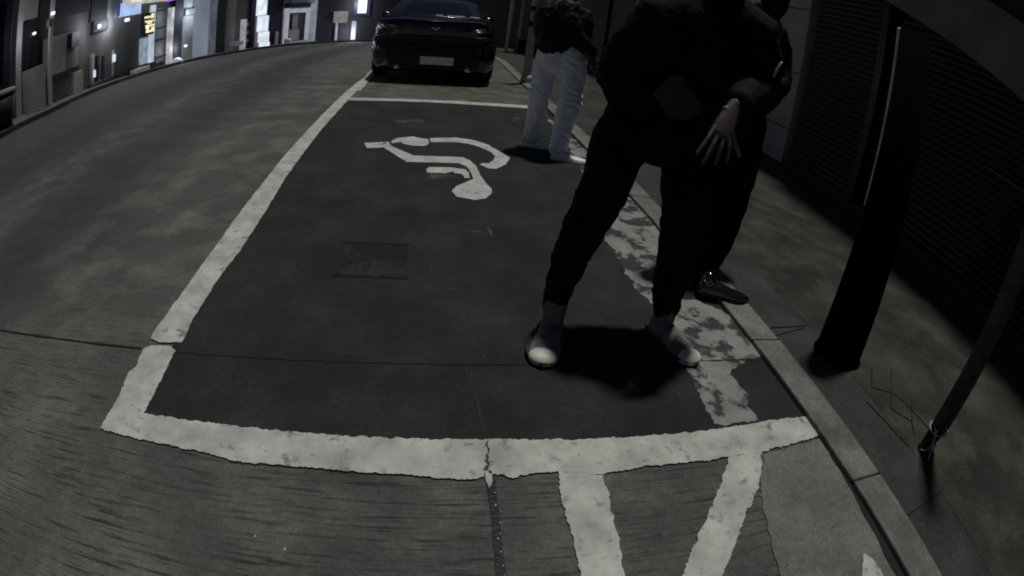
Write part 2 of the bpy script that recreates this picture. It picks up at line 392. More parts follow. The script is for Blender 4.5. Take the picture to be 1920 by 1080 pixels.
tag(link('grit', bm_mesh(bm), M_pebble), 'pale grit caught in the black tarred slab joint', 'grit', kind='stuff')
# gutter strip of smooth concrete along the kerb
struct(sheet('gutter', [[(1.681, 1.186), (1.711, 0.852), (1.684, 0.407), (1.72, -0.146), (1.003, 0.261), (1.109, 0.6), (1.146, 0.757), (1.166, 0.879), (1.188, 0.953), (1.311, 1.151)]], 0.003, M_gutter, rag=0.012, fs=9))

# painted lines of the bay
left1 = [(-1.17, 1.743), (-1.21, 1.718), (-1.213, 1.651), (-1.2, 1.586), (-1.221, 1.546), (-1.205, 1.42), (-1.205, 1.297), (-1.216, 1.199), (-1.079, 1.188), (-0.904, 1.182), (-0.732, 1.174), (-0.602, 1.15), (-0.448, 1.157), (-0.23, 1.154), (-0.023, 1.149), (0.18, 1.133), (0.229, 1.142), (0.255, 1.318), (0.238, 1.313), (-0.005, 1.315), (-0.244, 1.313), (-0.517, 1.316), (-0.752, 1.319), (-1.041, 1.319), (-1.037, 1.532), (-1.042, 1.717), (-1.077, 1.747)]
left2 = [(-1.212, 1.795), (-1.22, 1.84), (-1.211, 1.924), (-1.197, 2.207), (-1.192, 2.667), (-1.203, 3.224), (-1.21, 3.884), (-1.223, 4.576), (-1.219, 5.371), (-1.214, 6.287), (-1.2, 7.52), (-1.159, 8.726), (-1.1, 9.356), (-0.999, 8.983), (-1.036, 8.09), (-1.059, 6.892), (-1.077, 5.372), (-1.063, 4.416), (-1.055, 3.886), (-1.023, 3.275), (-1.017, 2.676), (-1.037, 2.429), (-1.041, 2.158), (-1.045, 1.96), (-1.033, 1.809), (-1.038, 1.78), (-1.15, 1.766)]
left2 += []
struct(sheet('bay_line', [left1], 0.007, M_line, rag=0.009, fs=31))
struct(sheet('bay_line', [left2], 0.007, M_line, rag=0.006, fs=16))
struct(sheet('bay_line', [[(-0.99, 8.0), (-1.11, 8.0), (-1.12, 14.0), (-0.98, 14.0)]], 0.004, M_line, rag=0.01, step=.1))
struct(sheet('bay_line', [[(0.257, 1.318), (0.473, 1.309), (0.732, 1.306), (1.046, 1.309), (1.312, 1.322), (1.463, 1.332), (1.69, 1.329), (1.697, 1.276), (1.684, 1.206), (1.531, 1.186), (1.312, 1.163), (0.985, 1.158), (0.769, 1.155), (0.614, 1.135), (0.463, 1.157), (0.346, 1.151), (0.321, 1.135), (0.294, 1.152), (0.246, 1.16)]], 0.007, M_line, rag=0.009, fs=31))
struct(sheet('bay_line', [[(0.233, 1.17), (0.254, 1.17), (0.253, 1.125), (0.24, 1.096), (0.232, 1.126)]], 0.007, M_line, rag=0.002))
struct(sheet('bay_line', [[(-1.061, 7.359), (-0.295, 7.39), (0.722, 7.44), (1.562, 7.57), (1.516, 7.315), (0.707, 7.236), (-0.284, 7.19), (-1.052, 7.157)]], 0.007, M_line, rag=0.004, fs=10))
struct(sheet('hatch_stripe', [[(0.475, 1.159), (0.462, 1.014), (0.466, 0.865), (0.462, 0.746), (0.45, 0.597), (0.584, 0.573), (0.591, 0.727), (0.605, 0.847), (0.615, 0.999), (0.625, 1.134)]], 0.006, M_line, rag=0.009, fs=33))
struct(sheet('hatch_stripe', [[(1.144, 1.163), (1.048, 1.034), (0.938, 0.903), (0.846, 0.794), (0.768, 0.692), (0.661, 0.556), (0.806, 0.518), (0.9, 0.66), (0.998, 0.771), (1.097, 0.895), (1.191, 0.98), (1.25, 1.066), (1.305, 1.167)]], 0.006, M_line, rag=0.009, fs=33))
struct(sheet('hatch_stripe', [[(1.508, 0.564), (1.537, 0.519), (1.551, 0.408), (1.557, 0.268), (1.362, 0.359), (1.444, 0.48)]], 0.006, M_line, rag=0.006, fs=20))
# wheelchair symbol
S = []
S.append([(-0.56, 4.979), (-0.331, 5.043), (-0.292, 4.901), (-0.079, 4.609), (0.349, 4.64), (0.414, 4.551), (0.448, 4.412), (0.473, 4.105), (0.525, 3.84), (0.514, 3.729), (0.461, 3.619), (0.381, 3.578), (0.258, 3.626), (0.228, 3.743), (0.268, 3.857), (0.365, 3.987), (0.406, 4.042), (0.393, 4.239), (0.371, 4.37), (0.308, 4.443), (-0.13, 4.41), (-0.361, 4.84), (-0.51, 4.796)])
S.append([(0.061, 5.263), (0.326, 5.339), (0.481, 5.285), (0.623, 5.133), (0.698, 4.943), (0.78, 4.734), (0.719, 4.506), (0.617, 4.352), (0.551, 4.354), (0.485, 4.45), (0.505, 4.495), (0.565, 4.5), (0.617, 4.598), (0.648, 4.733), (0.619, 4.884), (0.537, 5.016), (0.431, 5.122), (0.319, 5.154), (0.068, 5.099)])
S.append([(-0.306, 5.085), (-0.258, 5.205), (-0.106, 5.295), (-0.066, 5.253), (0.042, 5.217), (0.053, 5.036), (0.017, 4.956), (-0.092, 4.936), (-0.187, 4.994), (-0.21, 5.061), (-0.3, 4.996)])
S.append([(0.037, 4.227), (0.06, 4.296), (0.237, 4.315), (0.286, 4.298), (0.349, 4.283), (0.38, 4.185), (0.377, 4.06), (0.337, 4.052), (0.32, 4.149), (0.265, 4.163), (0.251, 4.212), (0.186, 4.149), (0.046, 4.143)])
struct(sheet('wheelchair_symbol', S, 0.007, M_symbol, rag=0.007, fs=9))
struct(sheet('faint_mark', [[(0.022, 4.119), (0.253, 4.13), (0.323, 4.024), (0.044, 3.991)], [(-0.329, 6.019), (-0.046, 6.132), (-0.006, 5.973), (-0.301, 5.861)], [(0.287, 3.051), (0.372, 3.062), (0.37, 3.03), (0.291, 3.02)], [(0.416, 3.116), (0.442, 3.103), (0.46, 3.026), (0.442, 2.977)], [(1.01, 6.535), (1.16, 6.662), (1.056, 6.257)]], 0.005, M_stroke, rag=0.012, step=.02, fs=9))
# worn stripe beside the kerb, long flaked away in places
W1 = [(1.516, 7.315), (1.511, 6.229), (1.437, 4.885), (1.316, 3.872), (1.231, 3.315), (1.176, 2.955), (1.17, 2.651), (1.173, 2.407), (1.215, 2.261), (1.213, 2.167), (1.171, 1.931), (1.193, 1.755), (1.17, 1.647), (1.166, 1.52), (1.157, 1.347), (1.39, 1.335), (1.369, 1.431), (1.412, 1.537), (1.404, 1.673), (1.505, 1.734), (1.652, 1.797), (1.687, 1.889), (1.672, 2.051), (1.634, 2.182), (1.52, 2.31), (1.387, 2.336), (1.339, 2.449), (1.438, 2.714), (1.628, 3.209), (1.708, 3.409), (1.643, 3.908), (1.636, 4.321), (1.663, 4.965), (1.615, 5.72), (1.558, 6.784)]
struct(sheet('worn_stripe', [W1], 0.005, M_worn, rag=0.03, step=.015, fs=7))
struct(sheet('hatched_zone', [[(-0.95, 7.42), (1.645, 7.50), (1.645, 13.5), (-0.95, 13.5)]], 0.003, M_hatch, rag=0.01, step=.1))
# utility cover sunk in the bay
uc = empty('utility_cover', (-0.235, 2.62, 0.003), 'dark rectangular utility cover sunk in the parking bay', 'cover')
bm = bmesh.new(); box(bm, (0, 0, .003), (.37, .37, .004))
link('plate', bm_mesh(bm), concrete('cover_plate', (0.021, 0.021, 0.022), (0.010, 0.010, 0.010), (0.040, 0.039, 0.038), groove=0.7, streak=(3, 3, 1)), uc)
bm = bmesh.new()
for x in (-.197, .197): box(bm, (x, 0, .004), (.010, .40, .004))
for y in (-.20, .20): box(bm, (0, y, .004), (.38, .007, .004))
link('rim', bm_mesh(bm), M_groove, uc)

# kerb and right-hand pavement
KX0, KX1 = 1.650, 1.830
bm = bmesh.new(); y = -3.1; bmj = bmesh.new()
for k in range(42):
    y0, y1 = y, y + 0.995; zz = zt(1.7, (y0 + y1) / 2)
    box(bm, ((KX0 + KX1) / 2 + random.uniform(-.003, .003), (y0 + y1) / 2, zz - .048), (KX1 - KX0, y1 - y0 - .005, .16 + random.uniform(-.002, .002)), bev=.008)
    box(bmj, ((KX0 + KX1) / 2, y1 + .002, zz - .053), (KX1 - KX0 - .012, .012, .155)); y += 1.0
struct(link('kerb', bm_mesh(bm), M_kerb))
struct(link('kerb_joint', bm_mesh(bmj), M_kerbgap))
struct(sheet('gutter_shade', [[(1.65, 1.20), (1.65, -1.5), (1.575, -1.5), (1.605, .45), (1.635, .9)]], 0.0065, M_groove, rag=.012, step=.03, fs=8))  # dark sheet painted for the shade on the kerb face
def wallx(y): return lerp(y, ([-5, 0, 2, 6, 9, 14, 26, 60], [4.72, 4.72, 4.72, 4.78, 4.75, 4.6, 4.0, 3.4]))
xs = [1.834, 2.02, 2.16]; ys = frange(-4, 60, 0.5)
struct(grid_sheet('pavement_margin', xs, ys, 0.026, M_walk2))
me_xs = [i / 6 for i in range(7)]
me = bpy.data.meshes.new('pavement')
vv = [(2.16 + t * (wallx(y) + .6 - 2.16), y, zt(2, y) + .028) for y in ys for t in me_xs]
me.from_pydata(vv, [], [(j * 7 + i, j * 7 + i + 1, (j + 1) * 7 + i + 1, (j + 1) * 7 + i) for j in range(len(ys) - 1) for i in range(6)])
struct(link('pavement', me, M_walk))
# open joints between the paving slabs near the pole
def strips(segs, w, z):
    P = []
    for a, b_ in segs:
        a, b_ = V((*a, 0)), V((*b_, 0)); n = (b_ - a).normalized(); n = V((-n.y, n.x, 0)) * w / 2
        P.append([tuple(a + n)[:2], tuple(b_ + n * .6)[:2], tuple(b_ - n * .6)[:2], tuple(a - n)[:2]])
    return P
ck = [(2.364, 1.6), (2.229, 1.448), (2.545, 1.583), (2.356, 1.384), (2.247, 1.268), (2.498, 1.317), (2.327, 1.146), (2.264, 1.054), (2.43, 1.052)]
struct(sheet('paving_joint', strips([(ck[0], ck[1]), (ck[1], ck[3]), (ck[2], ck[3]), (ck[3], ck[4]), (ck[4], ck[6]), (ck[5], ck[6]), (ck[6], ck[7]), (ck[3], (2.40, 1.30)), ((2.40, 1.30), ck[8])], .008, 0), .030, M_groove, rag=.003, fs=30))
struct(sheet('paving_joint', strips([((1.84, 2.01), (2.14, 2.03)), ((1.84, 1.94), (2.10, 2.01)), ((1.84, .64), (2.19, .68)), ((2.10, 1.35), (2.15, 1.0))], .006, 0), .030, M_groove, rag=.003, fs=30))

# left-hand pavement following the far shopfronts
def RR(a): return lerp(a, R0) * lerp(a, RK)
def pol(a, r): return (r * math.sin(math.radians(a)), r * math.cos(math.radians(a)))
az = frange(-80, 12, 1.0); me = bpy.data.meshes.new('far_pavement'); vv = []
for a in az:
    kw = lerp(a, ([-50, -40, -30, -10], [.86, .90, .94, .955]))
    for f, dz in ((kw, -.05), (kw, .10), (1.0, .10), (1.25, .10)):
        x, y = pol(a, RR(a) * f); vv.append((x, y, zt(*pol(a, RR(a) * min(f, 1))) + dz))
me.from_pydata(vv, [], [(j * 4 + i, j * 4 + i + 1, (j + 1) * 4 + i + 1, (j + 1) * 4 + i) for j in range(len(az) - 1) for i in range(3)])
struct(link('far_pavement', me, M_farwalk))

# ================================================================= right-hand street side
b = empty('shuttered_shop', (4.75, 2.0, 0.028), 'dark shuttered shopfront with sloping canopy beam beside the black post', 'building')
b_loc = V(b.location)
def child(name, bm, m, parent, smooth=False):
    """mesh built in world coordinates, handed to its thing"""
    me = bm_mesh(bm, smooth); o = link(name, me, m, parent)
    o.matrix_parent_inverse = Matrix.Identity(4)
    loc = V((0, 0, 0)); p = parent
    while p is not None: loc += V(p.location); p = p.parent
    if me.users >= 1: me.transform(Matrix.Translation(-loc))
    return o
def mk(name, boxes, m, parent, bev=0.0):
    bm = bmesh.new()
    for c, s in boxes: box(bm, c, s, bev=bev)
    return child(name, bm, m, parent)
def roller(name, x, y0, y1, z0, z1, m, parent, pitch=0.075):
    bm = bmesh.new(); n = int((z1 - z0) / pitch); pr = []
    for i in range(n):
        z = z0 + i * pitch; pr += [(x, z), (x - .014, z + pitch * .25), (x - .018, z + pitch * .5), (x - .014, z + pitch * .75)]
    pr.append((x, z1))
    A = [bm.verts.new((p[0], y0, p[1])) for p in pr]; B = [bm.verts.new((p[0], y1, p[1])) for p in pr]
    for i in range(len(pr) - 1): bm.faces.new((A[i], A[i + 1], B[i + 1], B[i]))
    return child(name, bm, m, parent)
mk('wall', [((7.0, -1.0, 4.4), (4.4, 13.9, 9.4)), ((7.2, -1.0, 1.4), (4.0, 13.9, 2.9))], M_dark, b)
roller('shutter', 4.76, 4.62, 5.92, .16, 2.9, M_shutter, b)
roller('shutter', 4.78, 1.2, 4.34, .16, 2.9, M_shutter, b)
mk('plinth', [((4.74, 2.0, .10), (.20, 7.9, .12))], mat('plinth', (0.028, 0.027, 0.034), .8), b)
M_frame = mat('frame_metal', (0.02, 0.02, 0.028), .4, metal=.4)
for c_, s_ in (((4.68, 4.46, 1.5), (.14, .12, 2.7)), ((4.70, .95, 1.5), (.10, .10, 2.7)), ((4.70, -.6, 1.5), (.10, .10, 2.7))): mk('door_frame', [(c_, s_)], M_frame, b)
mk('glass_door', [((4.76, .20, 1.5), (.03, 1.44, 2.6))], M_glass, b)
mk('handle', [((4.66, 2.35, 1.27), (.03, .7, .012))], mat('rail_metal', (.10, .10, .12), .5), b)
# sloping canopy beam
bm = bmesh.new()
lo = [(7.6, 3.40), (4.49, 2.61), (2.32, 2.03), (0.5, 1.62), (-2, 1.2)]; th = [.62, .66, .69, .72, .75]
R = [[bm.verts.new((x, y, z + dz)) for x, dz in ((4.40, 0), (4.40, t), (5.2, t), (5.2, 0))] for (y, z), t in zip(lo, th)]
for a, b_ in zip(R, R[1:]):
    for k in range(4): bm.faces.new((a[k], a[(k + 1) % 4], b_[(k + 1) % 4], b_[k]))
bm.faces.new(R[0]); bm.faces.new(R[-1])
child('canopy_beam', bm, M_beam, b)
# rendered pillar beside the shutters
b = empty('rendered_pillar', (4.95, 6.5, 0.028), 'pale grey rendered pillar beside the dark roller shutter', 'pillar')
mk('shaft', [((5.12, 6.62, 3.5), (.86, 1.16, 6.9))], M_pillar, b, bev=.012)
mk('joint', [((4.687, 6.62, z), (.006, 1.14, .012)) for z in (.55, 1.35, 2.3)], M_groove, b)
# wall further along
b = empty('corner_building', (5.2, 12, 0.0), 'dim building with plain grey wall behind the person in silver trousers', 'building')
bm = bmesh.new(); ys2 = [7.2, 9, 11, 14, 18, 22, 24]
for y0, y1 in zip(ys2, ys2[1:]):
    a0, a1 = wallx(y0), wallx(y1); z = zt(3, y1) - .3
    v = [bm.verts.new(p) for p in ((a0, y0, z), (a1, y1, z), (a1, y1, 8), (a0, y0, 8), (a0 + 4, y0, z), (a1 + 4, y1, z), (a1 + 4, y1, 8), (a0 + 4, y0, 8))]
    for f in ((0, 1, 2, 3), (4, 5, 6, 7), (0, 3, 7, 4), (1, 2, 6, 5), (3, 2, 6, 7), (0, 1, 5, 4)): bm.faces.new([v[i] for i in f])
child('wall', bm, mat('dim_wall', (0.09, 0.088, 0.08), .9), b)
mk('doorway', [((wallx(9.5) - .02, 9.5, 1.3), (.08, 1.2, 2.3))], M_dark, b); mk('doorway', [((wallx(15) - .03, 15.2, 1.0), (.08, 1.6, 2.3))], M_dark, b)
mk('downpipe', [((wallx(12.4) - .06, 12.4, 3.0), (.10, .10, 6.0))], M_steel, b)

# black post, its rim highlight shaped as a thin pale strip
F_highlight = mat('pale_highlight', (0.75, 0.75, 0.72), .35)
b = empty('black_post', (2.18, 1.75, 0.028), 'thick black post on the pavement with a pale strip for its rim highlight', 'post')
bm = bmesh.new(); T0, T1 = V((2.18, 1.75, .022)), V((2.14, 1.83, 1.80))
Dn = (T1 - T0)
cyl(bm, T0, T1, .142, .088, n=48)
cyl(bm, T1, T1 + Dn.normalized() * .02, .088, .070, n=48)
o = child('shaft', bm, M_post, b, True)
bm = bmesh.new(); cyl(bm, (2.18, 1.75, .020), (2.18, 1.75, .042), .157, .150, n=40); child('base_collar', bm, M_post, b)
bm = bmesh.new()
lft = V((-.71, .70, 0)).normalized()
P = [T0 + Dn * t + lft * (.142 - .054 * t + .004) for t in (.46, .6, .75, .9, .985)]
tube(bm, P, [.004, .007, .009, .011, .011], n=10); child('highlight', bm, F_highlight, b, True)

# slim weathered pole with its broken foot tied up
b = empty('signpost', (2.27, .90, 0.028), 'slim weathered grey pole tied at its foot with pale cord', 'pole')
bm = bmesh.new(); A = V((2.285, .955, .165)); Bq = V((2.33, .93, 2.9))
cyl(bm, A, Bq, .052, .050, n=32); child('shaft', bm, M_pole, b, True)
bm = bmesh.new(); tube(bm, [(2.235, .945, .020), (2.255, .95, .075), (2.275, .954, .135), (2.285, .955, .18)], [.034, .038, .045, .040], n=18, caps=False); child('broken_foot', bm, mat('rusty_foot', (0.014, 0.012, 0.012), .8, bump=.8), b, True)
bm = bmesh.new()
ringp = [A + V((.056 * math.cos(t), .056 * math.sin(t), -.012 + .012 * math.cos(t))) for t in [i * PI / 8 for i in range(17)]]
tube(bm, ringp, .0045, n=8, caps=False)
tube(bm, spline([tuple(A + V((-.05, -.02, .0))), (2.23, .91, .095), (2.22, .875, .035)], 5), .0042, n=8)
tube(bm, spline([tuple(A + V((-.052, .0, .0))), (2.225, .91, .125), (2.20, .91, .075), (2.195, .94, .05)], 5), .003, n=8)
tube(bm, spline([(2.275, .91, .05), (2.30, .92, .06), (2.34, .935, .065)], 5), .0035, n=8)
child('tied_cord', bm, M_wire, b, True)

# ================================================================= parked car, seen from behind
CX, CY, CZ = 0.03, 8.86, 0.0
F_pl = mat('glint_white', (.75, .78, .85), .25)
car = empty('parked_car', (CX, CY, 0), 'glossy black hatchback parked at the far end of the bay', 'car'); car.scale = (1.03, 1, 1.02)
# plan outline by height: z, y_rear, y_front, half width, corner radius rear
LV = [(.20, .10, 4.45, .80, .25), (.26, .03, 4.55, .93, .30), (.42, .0, 4.62, .985, .32), (.60, .02, 4.62, 1.00, .34), (.70, .07, 4.58, 1.0, .36), (.76, .10, 4.50, .985, .38),
      (.80, .06, 4.40, .975, .40), (.90, .03, 4.20, .965, .42), (1.00, .05, 3.75, .945, .42), (1.06, .10, 3.30, .90, .40), (1.10, .28, 3.05, .85, .36), (1.20, .48, 2.75, .79, .32), (1.30, .72, 2.50, .72, .30), (1.39, 1.02, 2.22, .65, .28), (1.44, 1.30, 1.98, .55, .25), (1.465, 1.6, 1.8, .30, .12)]
LVs = spline(LV, 4)
def outline(l, n=10):
    z, yr, yf, w, r = l; rf = min(.5, w * .6); P = []
    for i in range(n + 1):  # rear, from centre to right
        P.append((w - r) * i / n and ((w - r) * i / n, yr) or (0.0, yr))
    for i in range(1, n + 1):
        a = PI / 2 * i / n; P.append((w - r + r * math.sin(a), yr + r * (1 - math.cos(a)) * 1.0))
    m0 = yr + r; m1 = max(m0 + .05, yf - rf)
    for i in range(1, n + 1): P.append((w, m0 + (m1 - m0) * i / n))
    for i in range(1, n + 1):
        a = PI / 2 * i / n; P.append((w - rf * (1 - math.cos(a)), m1 + rf * math.sin(a) * min(1, (yf - m1) / rf)))
    e = P[-1]
    for i in range(1, n + 1): P.append((e[0] * (1 - i / n), e[1] + .04 * math.sin(PI / 2 * i / n)))
    return [(x + 0.0, y + .06 * (x / max(w, .01)) ** 2 * (1 if j <= n else 1), z) for j, (x, y) in enumerate(P)] if False else [(x, y, z) for x, y in P]
def car_pt(u, v):
    """u: index along the outline (float), v: level index (float)"""
    i = min(int(v), len(LVs) - 2); t = v - i
    A, B = outline(LVs[i]), outline(LVs[i + 1]); j = min(int(u), len(A) - 2); s = u - j
    a = V(A[j]).lerp(V(A[j + 1]), s); b_ = V(B[j]).lerp(V(B[j + 1]), s)
    return a.lerp(b_, t)
bm = bmesh.new(); rows = []
for l in LVs:
    o_ = outline(l); ful = [(-x, y, z) for x, y, z in reversed(o_[1:-1])] 
    rows.append([bm.verts.new(p) for p in o_] + [bm.verts.new(p) for p in ful])
for a, b_ in zip(rows, rows[1:]):
    n = len(a)
    for k in range(n):
        f = bm.faces.new((a[k], a[(k + 1) % n], b_[(k + 1) % n], b_[k]))
bm.faces.new(rows[0]); bm.faces.new(rows[-1])
body = link('body', bm_mesh(bm, True), M_car, car)
def vlev(z):
    for i in range(len(LVs) - 1):
        if LVs[i + 1][0] >= z: return i + (z - LVs[i][0]) / max(1e-6, LVs[i + 1][0] - LVs[i][0])
    return len(LVs) - 1.001
def cu(z, x):
    """outline index on the rear where |x| is reached at height z"""
    v = vlev(z); best = min((abs(car_pt(k / 8, v).x - abs(x)), k / 8) for k in range(0, 160)); return best[1]
def patch(name, q, m, parent, off=.008, n=8, sign=1, mid=None):
    """panel on the car skin from four (x, z) corners: bl, br, tr, tl, stood off the skin with an edge"""
    bm = bmesh.new(); G = []
    for j in range(n + 1):
        row = []
        for i in range(n + 1):
            s, t = i / n, j / n
            x = (q[0][0] * (1 - s) + q[1][0] * s) * (1 - t) + (q[3][0] * (1 - s) + q[2][0] * s) * t
            z = (q[0][1] * (1 - s) + q[1][1] * s) * (1 - t) + (q[3][1] * (1 - s) + q[2][1] * s) * t
            p = car_pt(cu(z, x), vlev(z)); p.x = math.copysign(p.x, x) if abs(x) > 1e-6 else 0
            c = V((0, 1.6, .8)); nrm = V((p.x * .5, p.y - 1.9, (z - .8) * .9)).normalized()
            e = 0 if (i in (0, n) or j in (0, n)) else 1
            row.append(bm.verts.new(p + nrm * (off if e else -.004)))
        G.append(row)
    for j in range(n):
        for i in range(n): bm.faces.new((G[j][i], G[j][i + 1], G[j + 1][i + 1], G[j + 1][i]))
    return link(name, bm_mesh(bm, True), m, parent)
patch('rear_window', [(-.70, 1.12), (.70, 1.12), (.52, 1.40), (-.52, 1.40)], M_glass, car, off=.012)
tg = patch('tailgate', [(-.42, .775), (.48, .775), (.58, 1.03), (-.56, 1.03)], M_gate, car, off=.022, n=10)
patch('rear_bumper', [(-.80, .27), (.80, .27), (.86, .70), (-.86, .70)], M_carp, car, off=.02, n=10)
patch('tail_light', [(.52, .86), (.86, .90), (.88, .99), (.56, .95)], M_tail, car, off=.02)
patch('tail_light', [(-.52, .86), (-.86, .90), (-.88, .99), (-.56, .95)], M_tail, car, off=.02)
for q_ in ([(.56, .885), (.80, .915), (.80, .935), (.57, .905)], [(.62, .80), (.82, .815), (.82, .84), (.64, .83)], [(-.60, .93), (-.86, .945), (-.86, .955), (-.60, .942)]):
    patch('highlight_strip', q_, M_chrome, car, off=.028, n=4)  # chrome strips put in for the highlights on the tail lights
bm = bmesh.new(); tube(bm, [(-.86, .16, 1.085), (-.5, .06, 1.115), (0, .03, 1.125), (.5, .06, 1.115), (.86, .16, 1.085)], [.03, .05, .055, .05, .03], [.018] * 5, side=(0, 1, 0), n=12); link('spoiler', bm_mesh(bm, True), M_car, car)
bm = bmesh.new(); box(bm, (.06, -.035, .40), (.52, .012, .13), bev=.004); link('number_plate', bm_mesh(bm), M_plate, car)
bm = bmesh.new()
sph(bm, (0, -.012, .915), (.026, .010, .022), 14)
for s_ in (-1, 1): sph(bm, (s_ * .045, -.010, .938), (.028, .008, .014), 12)
link('badge', bm_mesh(bm, True), M_chrome, car)
bm = bmesh.new()
for x_, w_ in ((-.02, .10), (.16, .26), (.50, .14)): tube(bm, [(x_, .022, 1.146), (x_ + w_, .028, 1.146)], .008, n=8)
link('spoiler_glint', bm_mesh(bm, True), F_pl, car)  # highlight on the spoiler edge shaped as pale strips
for s in (-1, 1):
    bm = bmesh.new(); cyl(bm, (s * .55, -.03, .27), (s * .55, .12, .27), .045, n=20); link('exhaust', bm_mesh(bm, True), M_chrome, car)
    bm = bmesh.new(); tube(bm, [(s * .93, 3.05, 1.03), (s * 1.05, 3.03, 1.05), (s * 1.12, 3.05, 1.06)], [.03, .09, .05], [.03, .065, .045], side=(0, .0, 1), n=12); link('wing_mirror', bm_mesh(bm, True), M_car, car)
    bm = bmesh.new(); A = [(s * (w + .006), y, z) for w, y, z in ((.90, 1.0, 1.07), (.90, 2.95, 1.07), (.74, 2.35, 1.28), (.66, 2.1, 1.37), (.66, 1.5, 1.38), (.76, 1.2, 1.25))]
    f = bm.faces.new([bm.verts.new(p) for p in A]); g = bmesh.ops.extrude_face_region(bm, geom=[f]); bmesh.ops.translate(bm, vec=(-s * .02, 0, 0), verts=[v for v in g['geom'] if isinstance(v, bmesh.types.BMVert)])
    link('side_window', bm_mesh(bm), M_glass, car)
    for y in (.82, 3.72):
        w = bpy.data.objects.new('wheel', None); C.objects.link(w); w.parent = car; w.location = (s * .89, y, .34)
        bm = bmesh.new(); P = [(.0 + .115 * math.cos(t), .285 + .055 * math.sin(t)) for t in [i * PI / 6 for i in range(12)]]; rings = []
        for k in range(36):
            a = 2 * PI * k / 36; rings.append([bm.verts.new((p[0], p[1] * math.cos(a), p[1] * math.sin(a))) for p in P])
        for k in range(36):
            for i in range(12): bm.faces.new((rings[k][i], rings[k][(i + 1) % 12], rings[(k + 1) % 36][(i + 1) % 12], rings[(k + 1) % 36][i]))
        link('tyre', bm_mesh(bm, True), M_tyre, w)
        bm = bmesh.new(); cyl(bm, (s * .02, 0, 0), (s * .085, 0, 0), .06, n=16)
        for k in range(5):
            a = 2 * PI * k / 5; tube(bm, [(s * .07, .03 * math.cos(a), .03 * math.sin(a)), (s * .085, .24 * math.cos(a), .24 * math.sin(a))], [.03, .02], [.014] * 2, side=(0, -math.sin(a), math.cos(a)), n=8)
        tube(bm, [(s * .085, .245 * math.cos(t), .245 * math.sin(t)) for t in [i * PI / 14 for i in range(29)]], .013, n=6, caps=False)
        link('rim', bm_mesh(bm, True), M_steel, w)

# ================================================================= far side of the street
def M_em(name, col, e, var=0.25, scale=3.0):
    """uneven glow for light boxes, and in place of lamplight on walls and posts"""
    m, nt, b_ = node_mat(name); N, L = nt.nodes, nt.links
    tc = N.new('ShaderNodeTexCoord'); n = N.new('ShaderNodeTexNoise'); n.inputs['Scale'].default_value = scale; n.inputs['Detail'].default_value = 3
    L.new(tc.outputs['Object'], n.inputs[0]); r = N.new('ShaderNodeMapRange'); r.inputs[1].default_value = .3; r.inputs[2].default_value = .7
    r.inputs[3].default_value = e * (1 - var); r.inputs[4].default_value = e * (1 + var); L.new(n.outputs[0], r.inputs[0])
    b_.inputs['Base Color'].default_value = (.05, .05, .05, 1); b_.inputs['Emission Color'].default_value = (*col, 1)
    L.new(r.outputs[0], b_.inputs['Emission Strength']); b_.inputs['Roughness'].default_value = .5
    return m
F_dark = mat('shop_dark', (0.012, 0.012, 0.022), .7)
F_grey = mat('facade_grey', (0.30, 0.295, 0.285), .9, var=.2, scale=1.5)
F_mid = mat('facade_brown', (0.14, 0.135, 0.13), .9, var=.2, scale=1.5)
F_pale = mat('facade_pale', (0.52, 0.52, 0.52), .9, var=.12, scale=1.2)
F_navy = mat('facade_navy', (0.010, 0.012, 0.03), .8)
F_white = mat('white_tile', (0.62, 0.63, 0.66), .5, var=.1)
E_blue = M_em('lit_blue', (.45, .62, 1.0), .75)
E_white = M_em('lit_white', (.80, .88, 1.0), .9)
E_hot = M_em('lit_hot', (.80, .86, 1.0), 1.6)
E_yel = M_em('lit_yellow', (1.0, .95, .55), 1.0)
E_cream = M_em('lit_cream', (.9, .9, .80), .45)
E_pur = M_em('lit_purple', (.35, .05, 1.0), 1.5)
E_room = M_em('lit_room', (.62, .72, .88), .10, var=.5, scale=2.0)
E_roomb = M_em('lit_wall', (.62, .74, .95), .22, var=.25, scale=.7)
E_warm = M_em('lit_interior', (.55, .45, .42), .05, var=.6, scale=2.0)
E_spot = M_em('lamp_spot', (.95, .97, 1.0), 1.3, var=.05)

def fbox(name, W, depth, m, parent, out=0.0, top=None, bot=None, bev=0.0):
    """upright box along the facade line; its face stands `out` metres proud"""
    x0, y0, x1, y1, z0, z1 = W
    if top is not None: z1 = top
    if bot is not None: z0 = bot
    a, b_ = V((x0, y0, 0)), V((x1, y1, 0)); t = (b_ - a); n = V((t.y, -t.x, 0)).normalized()
    mid = V(((x0 + x1) / 2, (y0 + y1) / 2, 0))
    if n.dot(mid) > 0: n = -n
    bm = bmesh.new()
    c = mid + n * (out - depth / 2)
    box(bm, (c.x, c.y, (z0 + z1) / 2), (t.length, depth, max(.01, z1 - z0)), rz=math.atan2(t.y, t.x), bev=bev)
    return child(name, bm, m, parent) if parent is not None else link(name, bm_mesh(bm), m)
def froot(name, W, label, cat, group=None):
    return empty(name, ((W[0] + W[2]) / 2, (W[1] + W[3]) / 2, W[4]), label, cat, group)
def single(name, W, depth, m, label, cat, out, group=None, **k):
    o = fbox(name, W, depth, m, None, out, **k)
    return tag(o, label, cat, group)

TOP = 7.5
def lamp_light(o, W, e, col=(.85, .9, 1.0), out=.55):
    """point light put a little before a lamp"""
    x, y, z = (W[0] + W[2]) / 2, (W[1] + W[3]) / 2, (W[4] + W[5]) / 2
    R = math.hypot(x, y); k = (R - out - .4) / R
    ld = bpy.data.lights.new('lamp_light', 'POINT'); ld.energy = e; ld.color = col; ld.shadow_soft_size = .12
    l = bpy.data.objects.new('lamp_light', ld); C.objects.link(l); l.location = (x * k, y * k, z)
    return o
